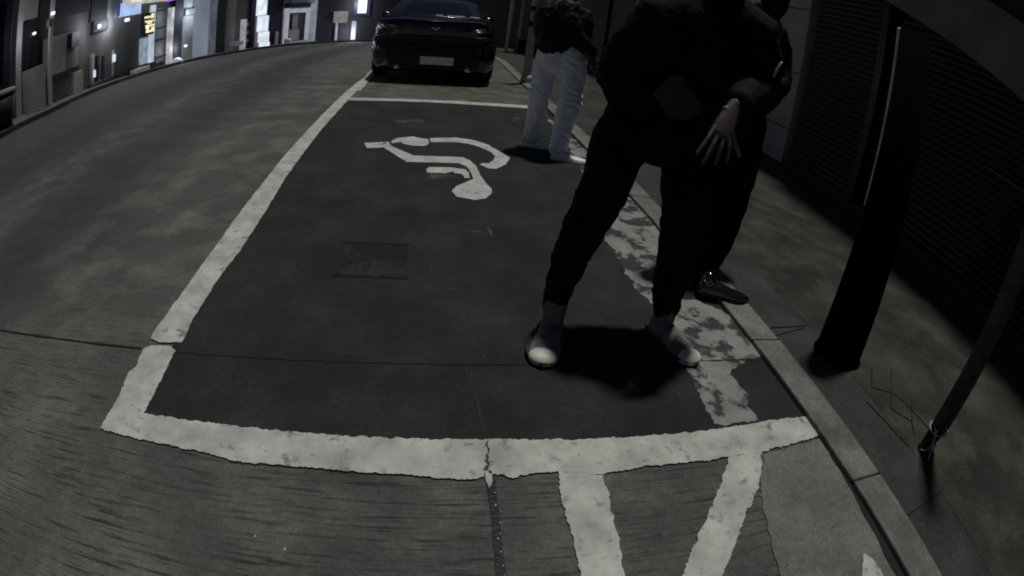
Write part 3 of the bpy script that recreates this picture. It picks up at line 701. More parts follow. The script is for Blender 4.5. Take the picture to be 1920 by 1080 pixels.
# 1 dark shop at the far left
w = (-9.551,6.757,-8.680,8.084,0.326,3.565)
b = froot('dark_shop', w, 'unlit dark shop at the far left end of the street', 'building')
fbox('wall', w, 3.0, F_navy, b, 0.0, top=TOP, bot=-.2)
fbox('shop_window', (-9.275,7.131,-8.692,7.892,0.883,2.562), .05, M_glass, b, .06)
# 2 grey building
w = (-8.680,8.079,-8.926,11.681,-0.217,3.188)
b = froot('grey_building', w, 'grey rendered building with a square black opening and wall cabinets', 'building')
fbox('wall', w, 3.0, F_mid, b, 0.05, top=TOP, bot=-.2)
fbox('corner_column', (-8.678,8.119,-8.663,8.301,0.068,3.338), .30, F_grey, b, .26, top=TOP, bot=-.1)
fbox('panel', (-8.672,8.195,-8.598,8.898,2.064,3.143), .12, F_grey, b, .12, top=TOP)
fbox('opening', (-8.660,8.340,-8.587,8.979,1.033,2.023), .10, M_dark, b, .13)
fbox('panel', (-8.648,8.466,-8.547,9.245,-0.057,0.966), .12, F_grey, b, .125)
fbox('panel', (-8.553,9.207,-8.755,10.864,0.638,1.521), .08, F_grey, b, .12)
fbox('panel', (-8.529,9.352,-8.831,11.208,-0.267,0.466), .08, F_grey, b, .12)
fbox('vent', (-8.608,10.258,-8.717,10.701,1.120,1.477), .16, M_dark, b, .20)
fbox('shelf', (-8.534,9.324,-8.710,10.670,0.525,0.638), .22, M_dark, b, .26)
fbox('door_step', (-8.512,9.447,-8.840,11.253,-0.279,-0.152), .30, F_white, b, .32)
fbox('fascia', (-8.592,8.937,-8.889,11.493,1.955,2.880), .10, F_dark, b, .13)
# thin pole with two lamps
w = (-8.595,8.922,-8.579,9.031,0.670,2.855)
p = froot('street_pole', w, 'thin pale pole with a small lamp before the grey building', 'pole')
fbox('shaft', (-8.588,8.970,-8.575,9.062,0.006,3.238), .08, F_pale, p, .62, top=6.0)
fbox('lamp', (-8.596,8.913,-8.586,8.986,1.984,2.057), .10, E_spot, p, .74, bev=.02)
fbox('junction_box', (-8.600,8.878,-8.578,9.042,1.743,1.913), .12, M_steel, p, .66)
single('wall_lamp', (-8.617,8.744,-8.608,8.818,1.685,1.745), .08, E_spot, 'tiny white lamp inside the square black opening', 'lamp', .22, bev=.02)
lamp_light(None, (-8.617,8.744,-8.608,8.818,1.685,1.745), 8)
w = (-8.547,9.244,-8.523,9.388,-0.125,0.710)
p = froot('drain_pipe', w, 'black pipe running down between the two pale lower panels', 'pipe')
fbox('pipe', (-8.566,9.119,-8.552,9.209,-0.080,0.868), .07, M_dark, p, .40)
w = (-8.852,7.651,-8.671,8.210,0.023,0.652)
p = empty('litter_bin', ((w[0] + w[2]) / 2 * .9, (w[1] + w[3]) / 2 * .9, .05), 'dark tapered litter bin at the far left kerbside', 'bin')
bm = bmesh.new(); x_, y_ = p.location.x, p.location.y; cyl(bm, (x_, y_, .05), (x_, y_, .72), .20, .33, n=24); child('bucket', bm, M_dark, p, True)
bm = bmesh.new(); cyl(bm, (x_, y_, .72), (x_, y_, .80), .36, .30, n=24); child('lid', bm, F_mid, p, True)
# 3 shop with lit lightbox
w = (-8.917,11.636,-9.359,17.680,-0.564,3.195)
b = froot('lightbox_shop', w, 'grey shopfront under the long cream lit fascia', 'building')
fbox('wall', w, 3.0, F_mid, b, 0.0, top=TOP, bot=-.6)
fbox('fascia', (-8.909,11.596,-9.094,12.682,1.647,2.707), .12, F_dark, b, .12)
fbox('shop_window', (-9.087,12.636,-9.313,14.826,-0.003,1.401), .08, E_room, b, .08)
fbox('base', (-8.905,11.573,-9.283,14.387,-0.374,-0.038), .16, F_dark, b, .20); fbox('slat', (-9.010,12.149,-9.034,12.294,0.035,0.680), .08, F_dark, b, .12); fbox('slat', (-9.068,12.512,-9.090,12.659,-0.032,0.628), .08, F_dark, b, .12)
for q in ((-8.940,11.755,-8.959,11.862,-0.031,0.782), (-9.156,13.137,-9.170,13.249,-0.144,0.696)):
    fbox('mullion', q, .10, F_pale, b, .16)
for q in ((-8.946,11.791,-8.966,11.898,0.147,0.333), (-9.155,13.132,-9.174,13.281,0.350,0.569)): fbox('mullion_glint', q, .05, E_white, b, .20)  # bright spots on the mullions put in as small glowing boxes
fbox('cabinet', (-9.280,14.351,-9.341,15.403,-0.439,-0.115), .35, F_white, b, .42)
fbox('cabinet', (-9.341,15.402,-9.357,15.957,-0.464,-0.072), .30, F_dark, b, .36)
fbox('door_post', (-9.352,15.744,-9.358,16.022,-0.397,1.857), .16, M_em('post_blue_glow', (.72, .84, 1.0), .55), b, .24)  # light on both door posts put in as emission
fbox('door_post', (-9.367,17.255,-9.363,17.508,-0.384,1.687), .16, M_em('post_white_glow', (.85, .84, .92), .42, var=.5), b, .24)
sh = fbox('shelving', (-9.359,16.090,-9.368,17.083,-0.183,1.737), .12, M_em('shelf_glow', (.6, .7, .8), .075, var=.4), b, .10)  # light on the shelves put in as a faint emission
for q in ((-9.357,15.987,-9.369,16.973,1.603,1.660), (-9.358,16.064,-9.369,17.055,0.998,1.055), (-9.359,16.105,-9.368,17.099,0.565,0.640), (-9.360,16.183,-9.368,17.183,-0.024,0.032)): fbox('shelf_edge', q, .06, F_dark, b, .15)
single('flood_lamp', (-8.984,11.998,-9.008,12.142,1.427,1.546), .10, E_spot, 'small white lamp in a dark wall box left of the blue screen', 'lamp', .22, bev=.02)
lamp_light(None, (-8.984,11.998,-9.008,12.142,1.427,1.546), 10)
w = (-8.944,11.779,-9.105,12.758,1.348,1.648); fbox('lamp_box', w, .12, F_dark, b, .155)
w = (-9.151,13.097,-9.297,14.575,1.625,2.023)
s_ = froot('lit_screen', w, 'pale blue lit sign panel on the shop wall', 'sign')
fbox('panel', w, .08, E_blue, s_, .40); fbox('frame', (-9.116,12.838,-9.151,13.097,1.645,2.119), .10, M_em('navy_glow', (.05, .10, .8), .10), s_, .38)
single('spot_lamp', (-9.198,13.484,-9.218,13.673,1.455,1.552), .10, E_spot, 'small white spot lamp below the pale blue sign', 'lamp', .46, bev=.02)
lamp_light(None, (-9.198,13.484,-9.218,13.673,1.455,1.552), 26)
single('lit_fascia', (-9.187,13.395,-9.369,17.015,1.938,2.422), .25, E_cream, 'long cream lit fascia sign above the shop door', 'sign', .55)
lamp_light(None, (-9.187,13.395,-9.369,17.015,1.938,2.422), 39, (.95,.95,.85), .8)
single('purple_lamp', (-9.360,16.164,-9.363,16.369,1.894,2.158), .08, E_pur, 'purple glowing stroke on the cream lit fascia sign', 'lamp', .64)
# yellow vertical sign with its blurred characters
w = (-9.314,14.833,-9.346,15.537,0.958,1.558)
sg = froot('vertical_sign', w, 'yellow lit characters stacked on a dark vertical sign', 'sign')
fbox('backing', (-9.311,14.796,-9.349,15.617,0.886,1.610), .10, F_dark, sg, .42)
for k, q in enumerate(((-9.314,14.845,-9.344,15.470,1.434,1.505), (-9.339,15.346,-9.345,15.504,1.411,1.572), (-9.317,14.901,-9.346,15.527,1.307,1.360), (-9.326,15.065,-9.340,15.378,1.236,1.307), (-9.321,14.958,-9.346,15.546,1.146,1.217), (-9.323,15.007,-9.331,15.163,1.058,1.163), (-9.341,15.398,-9.347,15.556,1.017,1.124), (-9.324,15.016,-9.348,15.605,0.965,1.036))):
    fbox('stroke', q, .05, E_yel, sg, .46)
single('lit_poster_case', (-9.320,14.949,-9.340,15.380,-0.027,0.810), .12, M_em('case_glow', (.62, .78, .95), .34, var=.5), 'narrow bluish lit poster case under the yellow sign', 'poster case', .34)
# 4 grey shop and bright wall, its lamplight put in as glow
w = (-9.360,17.626,-8.984,21.136,-0.629,3.218)
b = froot('bright_shop', w, 'shop with a tall bluish white lit wall', 'building')
fbox('wall', w, 3.0, F_mid, b, 0.0, top=TOP, bot=-.7)
fbox('column', (-9.361,17.608,-9.339,18.247,-0.356,2.795), .20, F_dark, b, .22, top=TOP)
fbox('panel', (-9.331,18.412,-9.261,19.454,-0.503,1.295), .12, F_grey, b, .12)
fbox('panel', (-9.341,18.192,-9.286,19.140,1.570,2.562), .12, F_grey, b, .12)
fbox('lit_wall', (-9.271,19.329,-9.112,20.482,-0.468,3.220), .10, E_roomb, b, .14, top=4.0)
lamp_light(None, (-9.271,19.329,-9.112,20.482,-0.468,3.220), 39, (.7,.82,1), .8)  # point light put before the lit wall
fbox('lit_wall', (-9.112,20.480,-8.988,21.119,-0.574,3.219), .10, E_room, b, .12, top=4.0)
single('small_sign', (-9.333,18.377,-9.267,19.373,1.312,1.544), .10, M_em('lit_small', (.6, .66, .8), .16), 'small pale sign beside the lit wall', 'sign', .26)
single('door_lamp', (-9.321,18.609,-9.310,18.782,0.091,0.173), .08, E_spot, 'small round white lamp low on the grey panel', 'lamp', .2, bev=.03)
lamp_light(None, (-9.321,18.609,-9.310,18.782,0.091,0.173), 13)
w = (-9.347,18.043,-9.321,18.604,-0.548,-0.325)
bm = bmesh.new(); sph(bm, (0, 0, .16), (.24, .18, .20), 20)
o = link('white_stone', bm_mesh(bm, True), F_white, None, ((w[0] + w[2]) / 2 * .965, (w[1] + w[3]) / 2 * .965, w[4])); tag(o, 'round white stone at the foot of the dark column', 'stone')
# 5 dim shop; white post and box brightened by a glow of their own
w = (-8.987,21.121,-7.855,24.603,-0.936,3.224)
b = froot('dim_shop', w, 'dim shop with grey shelves between dark columns', 'building')
fbox('wall', w, 3.0, F_mid, b, 0.0, top=TOP, bot=-.8)
fbox('column', (-8.992,21.098,-8.870,21.660,-0.519,2.742), .20, F_dark, b, .22, top=TOP)
fbox('column', (-8.359,23.505,-8.226,23.807,-0.682,2.706), .20, F_navy, b, .24, top=TOP)
fbox('panel', (-8.847,21.763,-8.376,23.465,-0.593,2.229), .12, F_grey, b, .10)
for q in ((-8.568,22.882,-8.367,23.486,0.468,0.616), (-8.558,22.921,-8.353,23.518,0.071,0.244), (-8.549,22.953,-8.341,23.546,-0.276,-0.128)): fbox('shelf', q, .2, F_pale, b, .2)
single('white_post', (-8.663,22.521,-8.589,22.806,-0.544,0.812), .14, M_em('post_glow', (.85, .9, .95), .28), 'white post standing before the dim grey shelves', 'post', .55)
single('white_box', (-8.785,22.027,-8.654,22.556,-0.303,-0.136), .4, E_room, 'low white box left of the white post', 'box', .6)
w = (-8.214,23.833,-7.903,24.503,-0.774,2.175)
p = froot('lit_banner', w, 'tall glowing white banner column with dark seams', 'banner')
for q in ((-8.238,23.780,-8.008,24.282,0.902,2.175), (-8.184,23.901,-7.927,24.454,0.130,0.872), (-8.137,24.004,-7.884,24.543,-0.388,0.098), (-8.099,24.087,-7.852,24.610,-0.791,-0.407)): fbox('panel', q, .20, E_white if q[4] > -5 else E_hot, p, .45, bev=.03)
# 6 navy front
w = (-7.860,24.592,-7.281,25.727,-1.038,3.221)
b = froot('navy_shop', w, 'dark navy unlit shopfront left of the white framed doorway', 'building')
fbox('wall', w, 3.0, F_navy, b, 0.0, top=TOP, bot=-1)
fbox('mullion', (-7.816,24.684,-7.750,24.819,-0.665,0.088), .1, F_pale, b, .14); fbox('mullion', (-7.511,25.290,-7.442,25.424,-0.739,0.002), .1, F_pale, b, .14)
single('doorstep_bag', (-7.293,25.705,-7.147,25.973,-0.796,-0.366), .3, F_white, 'small white bag beside the white door frame', 'bag', .5, bev=.08)
# 7 white framed doorway; lamplight on frame, sill and wall put in as glow
w = (-7.287,25.716,-5.956,27.469,-1.010,3.230)
b = froot('white_door_building', w, 'pale building with a white framed doorway', 'building')
fbox('wall', w, 3.0, F_grey, b, 0.0, top=TOP, bot=-1.2)
fbox('awning', (-7.260,25.765,-6.432,26.921,1.161,1.382), .35, F_dark, b, .38)
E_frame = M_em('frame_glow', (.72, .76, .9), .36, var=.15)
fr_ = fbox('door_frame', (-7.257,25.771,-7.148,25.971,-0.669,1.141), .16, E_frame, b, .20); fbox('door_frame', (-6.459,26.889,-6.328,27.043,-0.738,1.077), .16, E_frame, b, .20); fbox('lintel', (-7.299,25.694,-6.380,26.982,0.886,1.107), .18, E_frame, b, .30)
fbox('doorway', (-7.144,25.978,-6.441,26.909,-0.682,0.885), .06, F_dark, b, .10)
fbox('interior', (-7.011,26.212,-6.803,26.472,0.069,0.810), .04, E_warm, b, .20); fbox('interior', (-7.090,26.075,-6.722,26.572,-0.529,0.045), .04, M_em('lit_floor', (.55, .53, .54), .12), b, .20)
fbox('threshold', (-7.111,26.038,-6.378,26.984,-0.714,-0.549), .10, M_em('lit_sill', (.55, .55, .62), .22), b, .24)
fbox('panel', (-7.068,26.115,-6.159,27.239,1.309,2.094), .10, F_pale, b, .16)
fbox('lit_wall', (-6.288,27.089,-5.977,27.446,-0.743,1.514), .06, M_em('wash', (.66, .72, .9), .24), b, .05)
lamp_light(None, (-6.288,27.089,-5.977,27.446,-0.743,1.514), 10, (.8,.86,1), .8)  # point light put before the lit wall
# 8 far building with small stalls
w = (-5.956,27.469,-1.625,29.429,-1.254,3.281)
b = froot('far_building', w, 'far dark building with small stalls beyond the parked car', 'building')
fbox('wall', w, 3.0, mat('far_wall', (0.05, 0.045, 0.055), .9), b, 0.0, top=TOP, bot=-1.4)
fbox('panel', (-5.743,27.707,-5.394,28.084,-0.747,0.514), .12, F_pale, b, .14)
fbox('doorway', (-3.979,29.016,-3.674,29.081,-0.812,0.282), .08, mat('teal_door', (.02, .05, .06), .6), b, .12)
w = (-5.361,28.120,-4.768,28.619,-0.794,0.896)
p = froot('sign_stand', w, 'pale box sign on two legs far down the street', 'sign')
fbox('box', (-5.373,28.107,-4.835,28.581,0.254,0.867), .3, M_em('box_glow', (.75, .78, .74), .20), p, .6, bev=.02)
fbox('leg', (-5.339,28.144,-5.244,28.244,-0.803,0.266), .08, F_pale, p, .5); fbox('leg', (-4.927,28.529,-4.797,28.602,-0.777,0.245), .08, F_pale, p, .5)
w = (-4.399,28.822,-3.588,29.099,0.638,1.831)
s_ = froot('lit_wall_sign', w, 'blue white glowing sign above the far teal door', 'sign')
fbox('backing', w, .08, M_em('navy_glow', (.06, .09, .6), .10), s_, .62); fbox('panel', (-4.189,28.935,-3.753,29.064,0.757,1.711), .10, M_em('sign_glow', (.78, .85, 1.0), 1.3, var=.4, scale=1.6), s_, .72)
lamp_light(None, (-4.189,28.935,-3.753,29.064,0.757,1.711), 26, (.8,.86,1), .8)
single('lit_column', (-4.510,28.762,-4.113,28.975,-0.919,0.347), .2, M_em('column_glow', (.72, .8, 1.0), 1.0, var=.5, scale=1.4), 'bright blue white glowing column left of the teal door', 'light column', .6, bev=.05)
lamp_light(None, (-4.457,28.791,-4.140,28.961,-0.919,0.347), 22, (.8,.86,1), .8)
# 9 behind the car to the right
w = (-1.625,29.429,5.286,29.124,-1.019,3.570)
b = froot('end_building', w, 'dark building closing the street behind the parked car', 'building')
fbox('wall', w, 3.0, mat('end_wall', (0.07, 0.07, 0.075), .9), b, 0.0, top=TOP, bot=-1.8)
fbox('lit_window', (1.091,29.580,2.336,29.508,1.128,2.642), .1, M_em('blue_window', (.25, .5, .8), .12), b, .1)
# right-hand posts by the car
def upright(name, px, py, w_, h_, m, label, z=None, extra=None):
    z = zt(px, py) + .05 if z is None else z
    r = empty(name, (px, py, z), label, 'post')
    bm = bmesh.new(); cyl(bm, (px, py, z), (px, py, z + h_), w_ / 2, n=20); child('shaft', bm, m, r, True)
    bm = bmesh.new(); cyl(bm, (px, py, z), (px, py, z + .12), w_ * .7, w_ * .6, n=20); child('base', bm, m, r, True)
    if extra:
        for zz in extra:
            bm = bmesh.new(); cyl(bm, (px, py, z + zz), (px, py, z + zz + .10), w_ * .56, n=20); child('bracket', bm, M_dark, r, True)
    return r
upright('slotted_pole', 1.74, 9.9, .15, 3.2, mat('pale_post', (.42, .43, .45), .6), 'pale kerbside pole with two black brackets right of the parked car', extra=(1.05, 1.34))
upright('thin_post', 3.05, 22.6, .22, 5.0, mat('pinkish_post', (.40, .38, .40), .6), 'thin pale post far beyond the right rear of the parked car')
b = empty('stone_pillar', (3.7, 22.0, zt(3.7, 22)), 'broad grey green pillar far behind the slotted pole', 'pillar')
mk('shaft', [((3.75, 22.0, 3.0), (.8, .8, 8.0))], mat('mossy_stone', (0.16, 0.165, 0.14), .9), b)
mk('base', [((3.75, 22.0, zt(3.7, 22) + .3), (.95, .95, .7))], M_dark, b)

# ================================================================= people
def head(bm, c, yaw=0.0, tilt=0.0):
    """skull, jaw, nose, brow, lips and ears round the centre c; the face looks along local -Y"""
    T = Matrix.Translation(V(c)) @ Matrix.Rotation(yaw, 4, 'Z') @ Matrix.Rotation(tilt, 4, 'X')
    sph(bm, (0, .010, .030), (.076, .096, .092), 24, T)
    sph(bm, (0, -.022, -.030), (.062, .070, .080), 20, T)
    sph(bm, (0, -.062, -.082), (.030, .026, .024), 14, T)
    tube(bm, [T @ V((0, -.088, .018)), T @ V((0, -.102, -.008)), T @ V((0, -.110, -.026))], [.008, .011, .015], n=10)
    for s in (-1, 1):
        sph(bm, (s * .031, -.083, .030), (.022, .010, .008), 10, T)
        sph(bm, (s * .080, .012, -.005), (.010, .020, .032), 12, T)
        sph(bm, (s * .048, -.060, -.018), (.024, .022, .022), 12, T)
    sph(bm, (0, -.092, -.052), (.025, .010, .007), 12, T); sph(bm, (0, -.089, -.062), (.022, .010, .007), 12, T)
    return T
def hand(bm, wrist, knuck, tips, thumb, across, s=1.0):
    """palm from wrist to knuckles, four separate jointed fingers and a thumb off the palm's side"""
    w, k = V(wrist), V(knuck); d = (k - w); ac = V(across); ac = (ac - d.normalized() * ac.dot(d.normalized())).normalized()
    nrm = d.normalized().cross(ac)
    tube(bm, [w, w.lerp(k, .35), w.lerp(k, .75), k], [.026 * s, .034 * s, .041 * s, .038 * s], [.019 * s, .017 * s, .015 * s, .012 * s], side=ac, n=16)
    for i, tp in enumerate(tips):
        off = (i - 1.5) * .0205 * s; r = (.0078, .0086, .0084, .0072)[i] * s; root = k + ac * off - d.normalized() * .012; tp = V(tp)
        m1 = root.lerp(tp, .42) + nrm * .008 * s; m2 = root.lerp(tp, .74) + nrm * .006 * s
        tube(bm, [root, m1, m2, tp], [r * 1.12, r, r * .94, r * .80], n=12)
    t0 = w.lerp(k, .30) - ac * .026 * s; tt = V(thumb)
    tube(bm, [t0, t0.lerp(tt, .45) - ac * .008, t0.lerp(tt, .75) - ac * .004, tt], [.0135 * s, .012 * s, .0105 * s, .0085 * s], n=12)
def bx(p, root): return V(p) - V(root)
def shoe(root, P, yaw, L=.285, kind='sneaker', name='shoe', wid=1.0):
    """P is the heel on the ground; the toe points along yaw (0 = -Y)"""
    T = Matrix.Translation(V(P)) @ Matrix.Rotation(yaw, 4, 'Z')
    r = bpy.data.objects.new(name, None); C.objects.link(r); r.parent = root; r.location = T.translation - V(root.location); r.rotation_euler = (0, 0, yaw)
    W = [(0, .030), (.06, .036), (.14, .034), (.20, .045), (.25, .043), (L - .015, .028), (L, .012)]
    Hh = {'sneaker': [.085, .098, .088, .066, .050, .044, .034], 'derby': [.075, .082, .072, .050, .040, .034, .028], 'white': [.080, .092, .080, .062, .052, .046, .036]}[kind]
    def side_of(t):
        for (a, wa), (b_, wb) in zip(W, W[1:]):
            if t <= b_: return wa + (wb - wa) * (t - a) / (b_ - a)
        return W[-1][1]
    # upper
    bm = bmesh.new(); rings = []; N = 20
    ys = [0, .02, .05, .09, .13, .17, .205, .235, .26, L - .012, L]
    if kind == 'derby': ys[-1] = L + .012
    for y in ys:
        w = side_of(min(y, L)) * wid * (1.0 if y > 0 else .75); h = 0
        for (a, _), ha, (b_, _2), hb in zip(W, Hh, W[1:], Hh[1:]):
            if a <= min(y, L) <= b_ + 1e-6: h = ha + (hb - ha) * (min(y, L) - a) / (b_ - a)
        ring = []
        for k in range(N + 1):
            a = PI * k / N; x = w * math.cos(a) * (1.0 if math.sin(a) < .3 else 1.0); z = .018 + (h - .018) * math.sin(a) ** .75
            ring.append(bm.verts.new((x, -y, z)))
        rings.append(ring)
    for a, b_ in zip(rings, rings[1:]):
        for k in range(N): bm.faces.new((a[k], a[k + 1], b_[k + 1], b_[k]))
    bm.faces.new(rings[0]); bm.faces.new(rings[-1])
    top = Hh[0] + (.07 if kind == 'sneaker' else .01)
    cr = 1.2 if kind == 'sneaker' else 1.0
    tube(bm, [(0, -.046, .05), (0, -.050, .085), (0, -.048, top)], [.038 * cr, .039 * cr, .043 * cr], [.047 * cr, .050 * cr, .050 * cr], n=20)
    up = {'sneaker': M_canvas, 'derby': M_patent, 'white': M_white}[kind]
    link('upper', bm_mesh(bm, True), up, r)
    # sole
    bm = bmesh.new(); hh = .020 if kind != 'sneaker' else .024
    lo_, hi_ = [], []
    out = [(side_of(y) * wid + .004, -y) for y in ys[:-1]] + [(.0, -(L + .006 + (.012 if kind == 'derby' else 0)))] + [(-side_of(y) * wid - .004, -y) for y in reversed(ys[:-1])] + [(0, .008)]
    lo_ = [bm.verts.new((x, y, 0)) for x, y in out]; hi_ = [bm.verts.new((x, y, hh)) for x, y in out]
    for i in range(len(out)): bm.faces.new((lo_[i], lo_[(i + 1) % len(out)], hi_[(i + 1) % len(out)], hi_[i]))
    bm.faces.new(list(reversed(lo_))); bm.faces.new(hi_)
    link('sole', bm_mesh(bm), {'sneaker': M_sole, 'derby': M_sole, 'white': M_white}[kind], r)
    if kind == 'sneaker':
        bm = bmesh.new(); sph(bm, (0, -(L - .046), .026), (.040 * wid, .052, .034), 24)
        link('toe_cap', bm_mesh(bm, True), M_toe, r)
    if kind == 'sneaker':
        bm = bmesh.new(); N2 = 28
        pts = [(side_of(min(y, L)) * wid + .006) for y in ys[:-1]]
        tube(bm, [(p, -y, .030) for p, y in zip(pts, ys[:-1])] + [(0, -L - .008, .030)] + [(-p, -y, .030) for p, y in reversed(list(zip(pts, ys[:-1])))], .0045, n=6)
        link('foxing_stripe', bm_mesh(bm, True), mat('stripe_rubber', (.05, .048, .045), .8), r)
    if kind in ('sneaker', 'white'):
        bm = bmesh.new()
        for k in range(5):
            y = .115 + .020 * k; z = .094 - .0085 * k if kind == 'sneaker' else .090 - .007 * k
            tube(bm, [(-.022, -y, z - .008), (0, -y - .003, z + .004), (.022, -y, z - .008)], .0028, n=6)
        link('laces', bm_mesh(bm, True), M_steel if kind == 'white' else mat('lace', (.10, .095, .09), .9), r)
    return r
def person(loc, label):
    return empty('person', loc, label, 'person')
def rel(root, pts): return [V(p) - V(root.location) for p in pts]

# --- the person at the front: black jacket and trousers, wide stance
A = person((0.92, 1.98, 0.004), 'person in front in black jacket and trousers with white-toed canvas shoes, feet wide apart')
R_ = lambda *p: rel(A, p)
LLEG = [(.80, 2.03, .93), (.70, 1.97, .62), (.655, 1.98, .50), (.600, 1.99, .13)]
RLEG = [(1.08, 2.03, .93), (1.075, 1.96, .62), (1.10, 1.97, .50), (1.145, 1.985, .13)]
bm = bmesh.new()
for Lg in (LLEG, RLEG): tube(bm, R_(*Lg), [.072, .055, .052, .036])
tube(bm, R_((.94, 2.03, .96), (.94, 2.03, 1.03), (.955, 1.98, 1.15), (.98, 1.93, 1.32), (1.0, 1.89, 1.46)), [.13, .12, .115, .14, .11], [.085, .08, .08, .09, .07])
for s, sh_, el, wr in ((-1, (.82, 1.90, 1.46), (.70, 2.07, 1.20), (.80, 2.03, 1.00)), (1, (1.18, 1.90, 1.46), (1.285, 1.93, 1.27), (1.055, 1.70, 1.17))):
    tube(bm, R_((1.0 + s * .08, 1.9, 1.46), sh_, el, wr), [.055, .048, .036, .026])
tube(bm, R_((1.0, 1.89, 1.47), (1.02, 1.88, 1.62)), [.055, .052])
T = head(bm, V((1.025, 1.85, 1.71)) - V(A.location), 0.1, .2)
hand(bm, R_((1.050, 1.695, 1.165))[0], R_((.990, 1.655, 1.055))[0], R_((.905, 1.64, .975), (.935, 1.635, .945), (.985, 1.635, .948), (1.035, 1.64, .965)), R_((1.085, 1.65, .990))[0], (1, 0, .1), 1.05)
hand(bm, R_((.80, 2.03, 1.00))[0], R_((.79, 2.02, .92))[0], R_((.76, 2.02, .85), (.775, 2.015, .84), (.79, 2.015, .84), (.805, 2.02, .85)), R_((.82, 2.00, .88))[0], (1, 0, 0), .95)
fuse('body', bm, M_skin, A, voxel=.0042, smooth=2)
bm = bmesh.new()
tube(bm, R_((.81, 2.04, .98), (.765, 2.03, .88), (.715, 1.98, .68), (.665, 1.965, .55), (.640, 1.985, .42), (.610, 1.99, .25), (.598, 1.99, .150)), [.125, .122, .100, .088, .080, .062, .052], [.12, .115, .10, .09, .085, .07, .06], n=24)
tube(bm, R_((1.06, 2.04, .98), (1.075, 2.03, .88), (1.085, 1.97, .68), (1.10, 1.96, .55), (1.112, 1.98, .42), (1.13, 1.985, .25), (1.14, 1.985, .150)), [.125, .120, .105, .094, .088, .075, .066], [.12, .115, .10, .09, .085, .07, .06], n=24)
tube(bm, R_((.94, 2.04, .93), (.94, 2.04, 1.06)), [.20, .19], [.125, .12], n=28)
o_ = fuse('trousers', bm, M_black, A, voxel=.009, smooth=5, disp=((.022, .09, 'CLOUDS'), (.008, .03, 'CLOUDS')))
folds(o_, .16, .42, .022, 46); folds(o_, .42, .70, .015, 34, 2.0)
bm = bmesh.new()
tube(bm, R_((.93, 2.05, 1.09), (.93, 2.04, 1.14), (.94, 2.01, 1.22), (.965, 1.96, 1.34), (.99, 1.91, 1.46), (1.01, 1.89, 1.54), (1.02, 1.89, 1.60)), [.225, .240, .245, .25, .22, .13, .085], [.135, .14, .14, .15, .13, .10, .085], n=32)
tube(bm, R_((.86, 1.91, 1.46), (.80, 1.91, 1.44), (.705, 2.03, 1.22), (.705, 2.04, 1.14), (.77, 2.02, 1.04)), [.085, .088, .080, .074, .070], n=20)
tube(bm, R_((1.12, 1.91, 1.50), (1.21, 1.90, 1.48), (1.295, 1.93, 1.30), (1.22, 1.86, 1.23), (1.085, 1.725, 1.185)), [.10, .105, .092, .074, .054], n=20)
# the two open front flaps hang lower at the sides
tube(bm, R_((.80, 1.93, 1.16), (.76, 1.93, 1.05)), [.09, .055], [.04, .03], n=16)
tube(bm, R_((1.08, 1.92, 1.18), (1.13, 1.93, 1.00)), [.10, .085], [.04, .03], n=16)
fuse('jacket', bm, M_black, A, voxel=.009, smooth=5, disp=((.026, .10, 'CLOUDS'), (.008, .035, 'CLOUDS')))
# notched shirt hem that shows below the zip
sp = [(.832, 1.205), (.855, 1.214), (.878, 1.215), (.985, 1.125), (.993, 1.092), (.975, 1.076), (.955, 1.070), (.940, 1.052), (.925, 1.060), (.905, 1.045), (.890, 1.058), (.872, 1.050), (.858, 1.058), (.845, 1.068), (.785, 1.125)]
bm = bmesh.new()
def bulge(x): return 1.852 - .028 * math.cos((x - .89) * 9)
F_ = [bm.verts.new(V((x, bulge(x), z)) - V(A.location)) for x, z in sp]; B_ = [bm.verts.new(V((x, bulge(x) + .006, z)) - V(A.location)) for x, z in sp]
bm.faces.new(F_); bm.faces.new(list(reversed(B_)))
for i in range(len(sp)): bm.faces.new((F_[i], B_[i], B_[(i + 1) % len(sp)], F_[(i + 1) % len(sp)]))
link('shirt', bm_mesh(bm), M_shirt, A)
bm = bmesh.new(); sph(bm, (0, .022, .045), (.086, .100, .090), 22, T); sph(bm, (0, .05, .0), (.080, .07, .09), 18, T)
fuse('hair', bm, M_hair, A, voxel=.008, smooth=3, disp=((.012, .02, 'CLOUDS'),))
shoe(A, (.618, 2.02, .004), -.34, kind='sneaker', wid=1.58, L=.315)
shoe(A, (1.125, 2.03, .004), .30, kind='sneaker', wid=1.58, L=.325)
bm = bmesh.new(); tube(bm, R_((1.268, 1.80, 1.31), (1.276, 1.798, 1.34), (1.292, 1.80, 1.37)), .0065, n=8)
link('zip_pull', bm_mesh(bm, True), M_steel, A)
wc = tag(link('wristwatch', (lambda bm: (tube(bm, [V((0, 0, 0)) + V((.040 * math.cos(t), .012 * math.sin(t) , .040 * math.sin(t))) for t in [i * PI / 10 for i in range(21)]], .0045, n=8, caps=False), bm_mesh(bm, True))[1])(bmesh.new()), M_steel, None, (1.088, 1.722, 1.183)), 'steel bracelet watch on the wrist of the front person', 'watch')

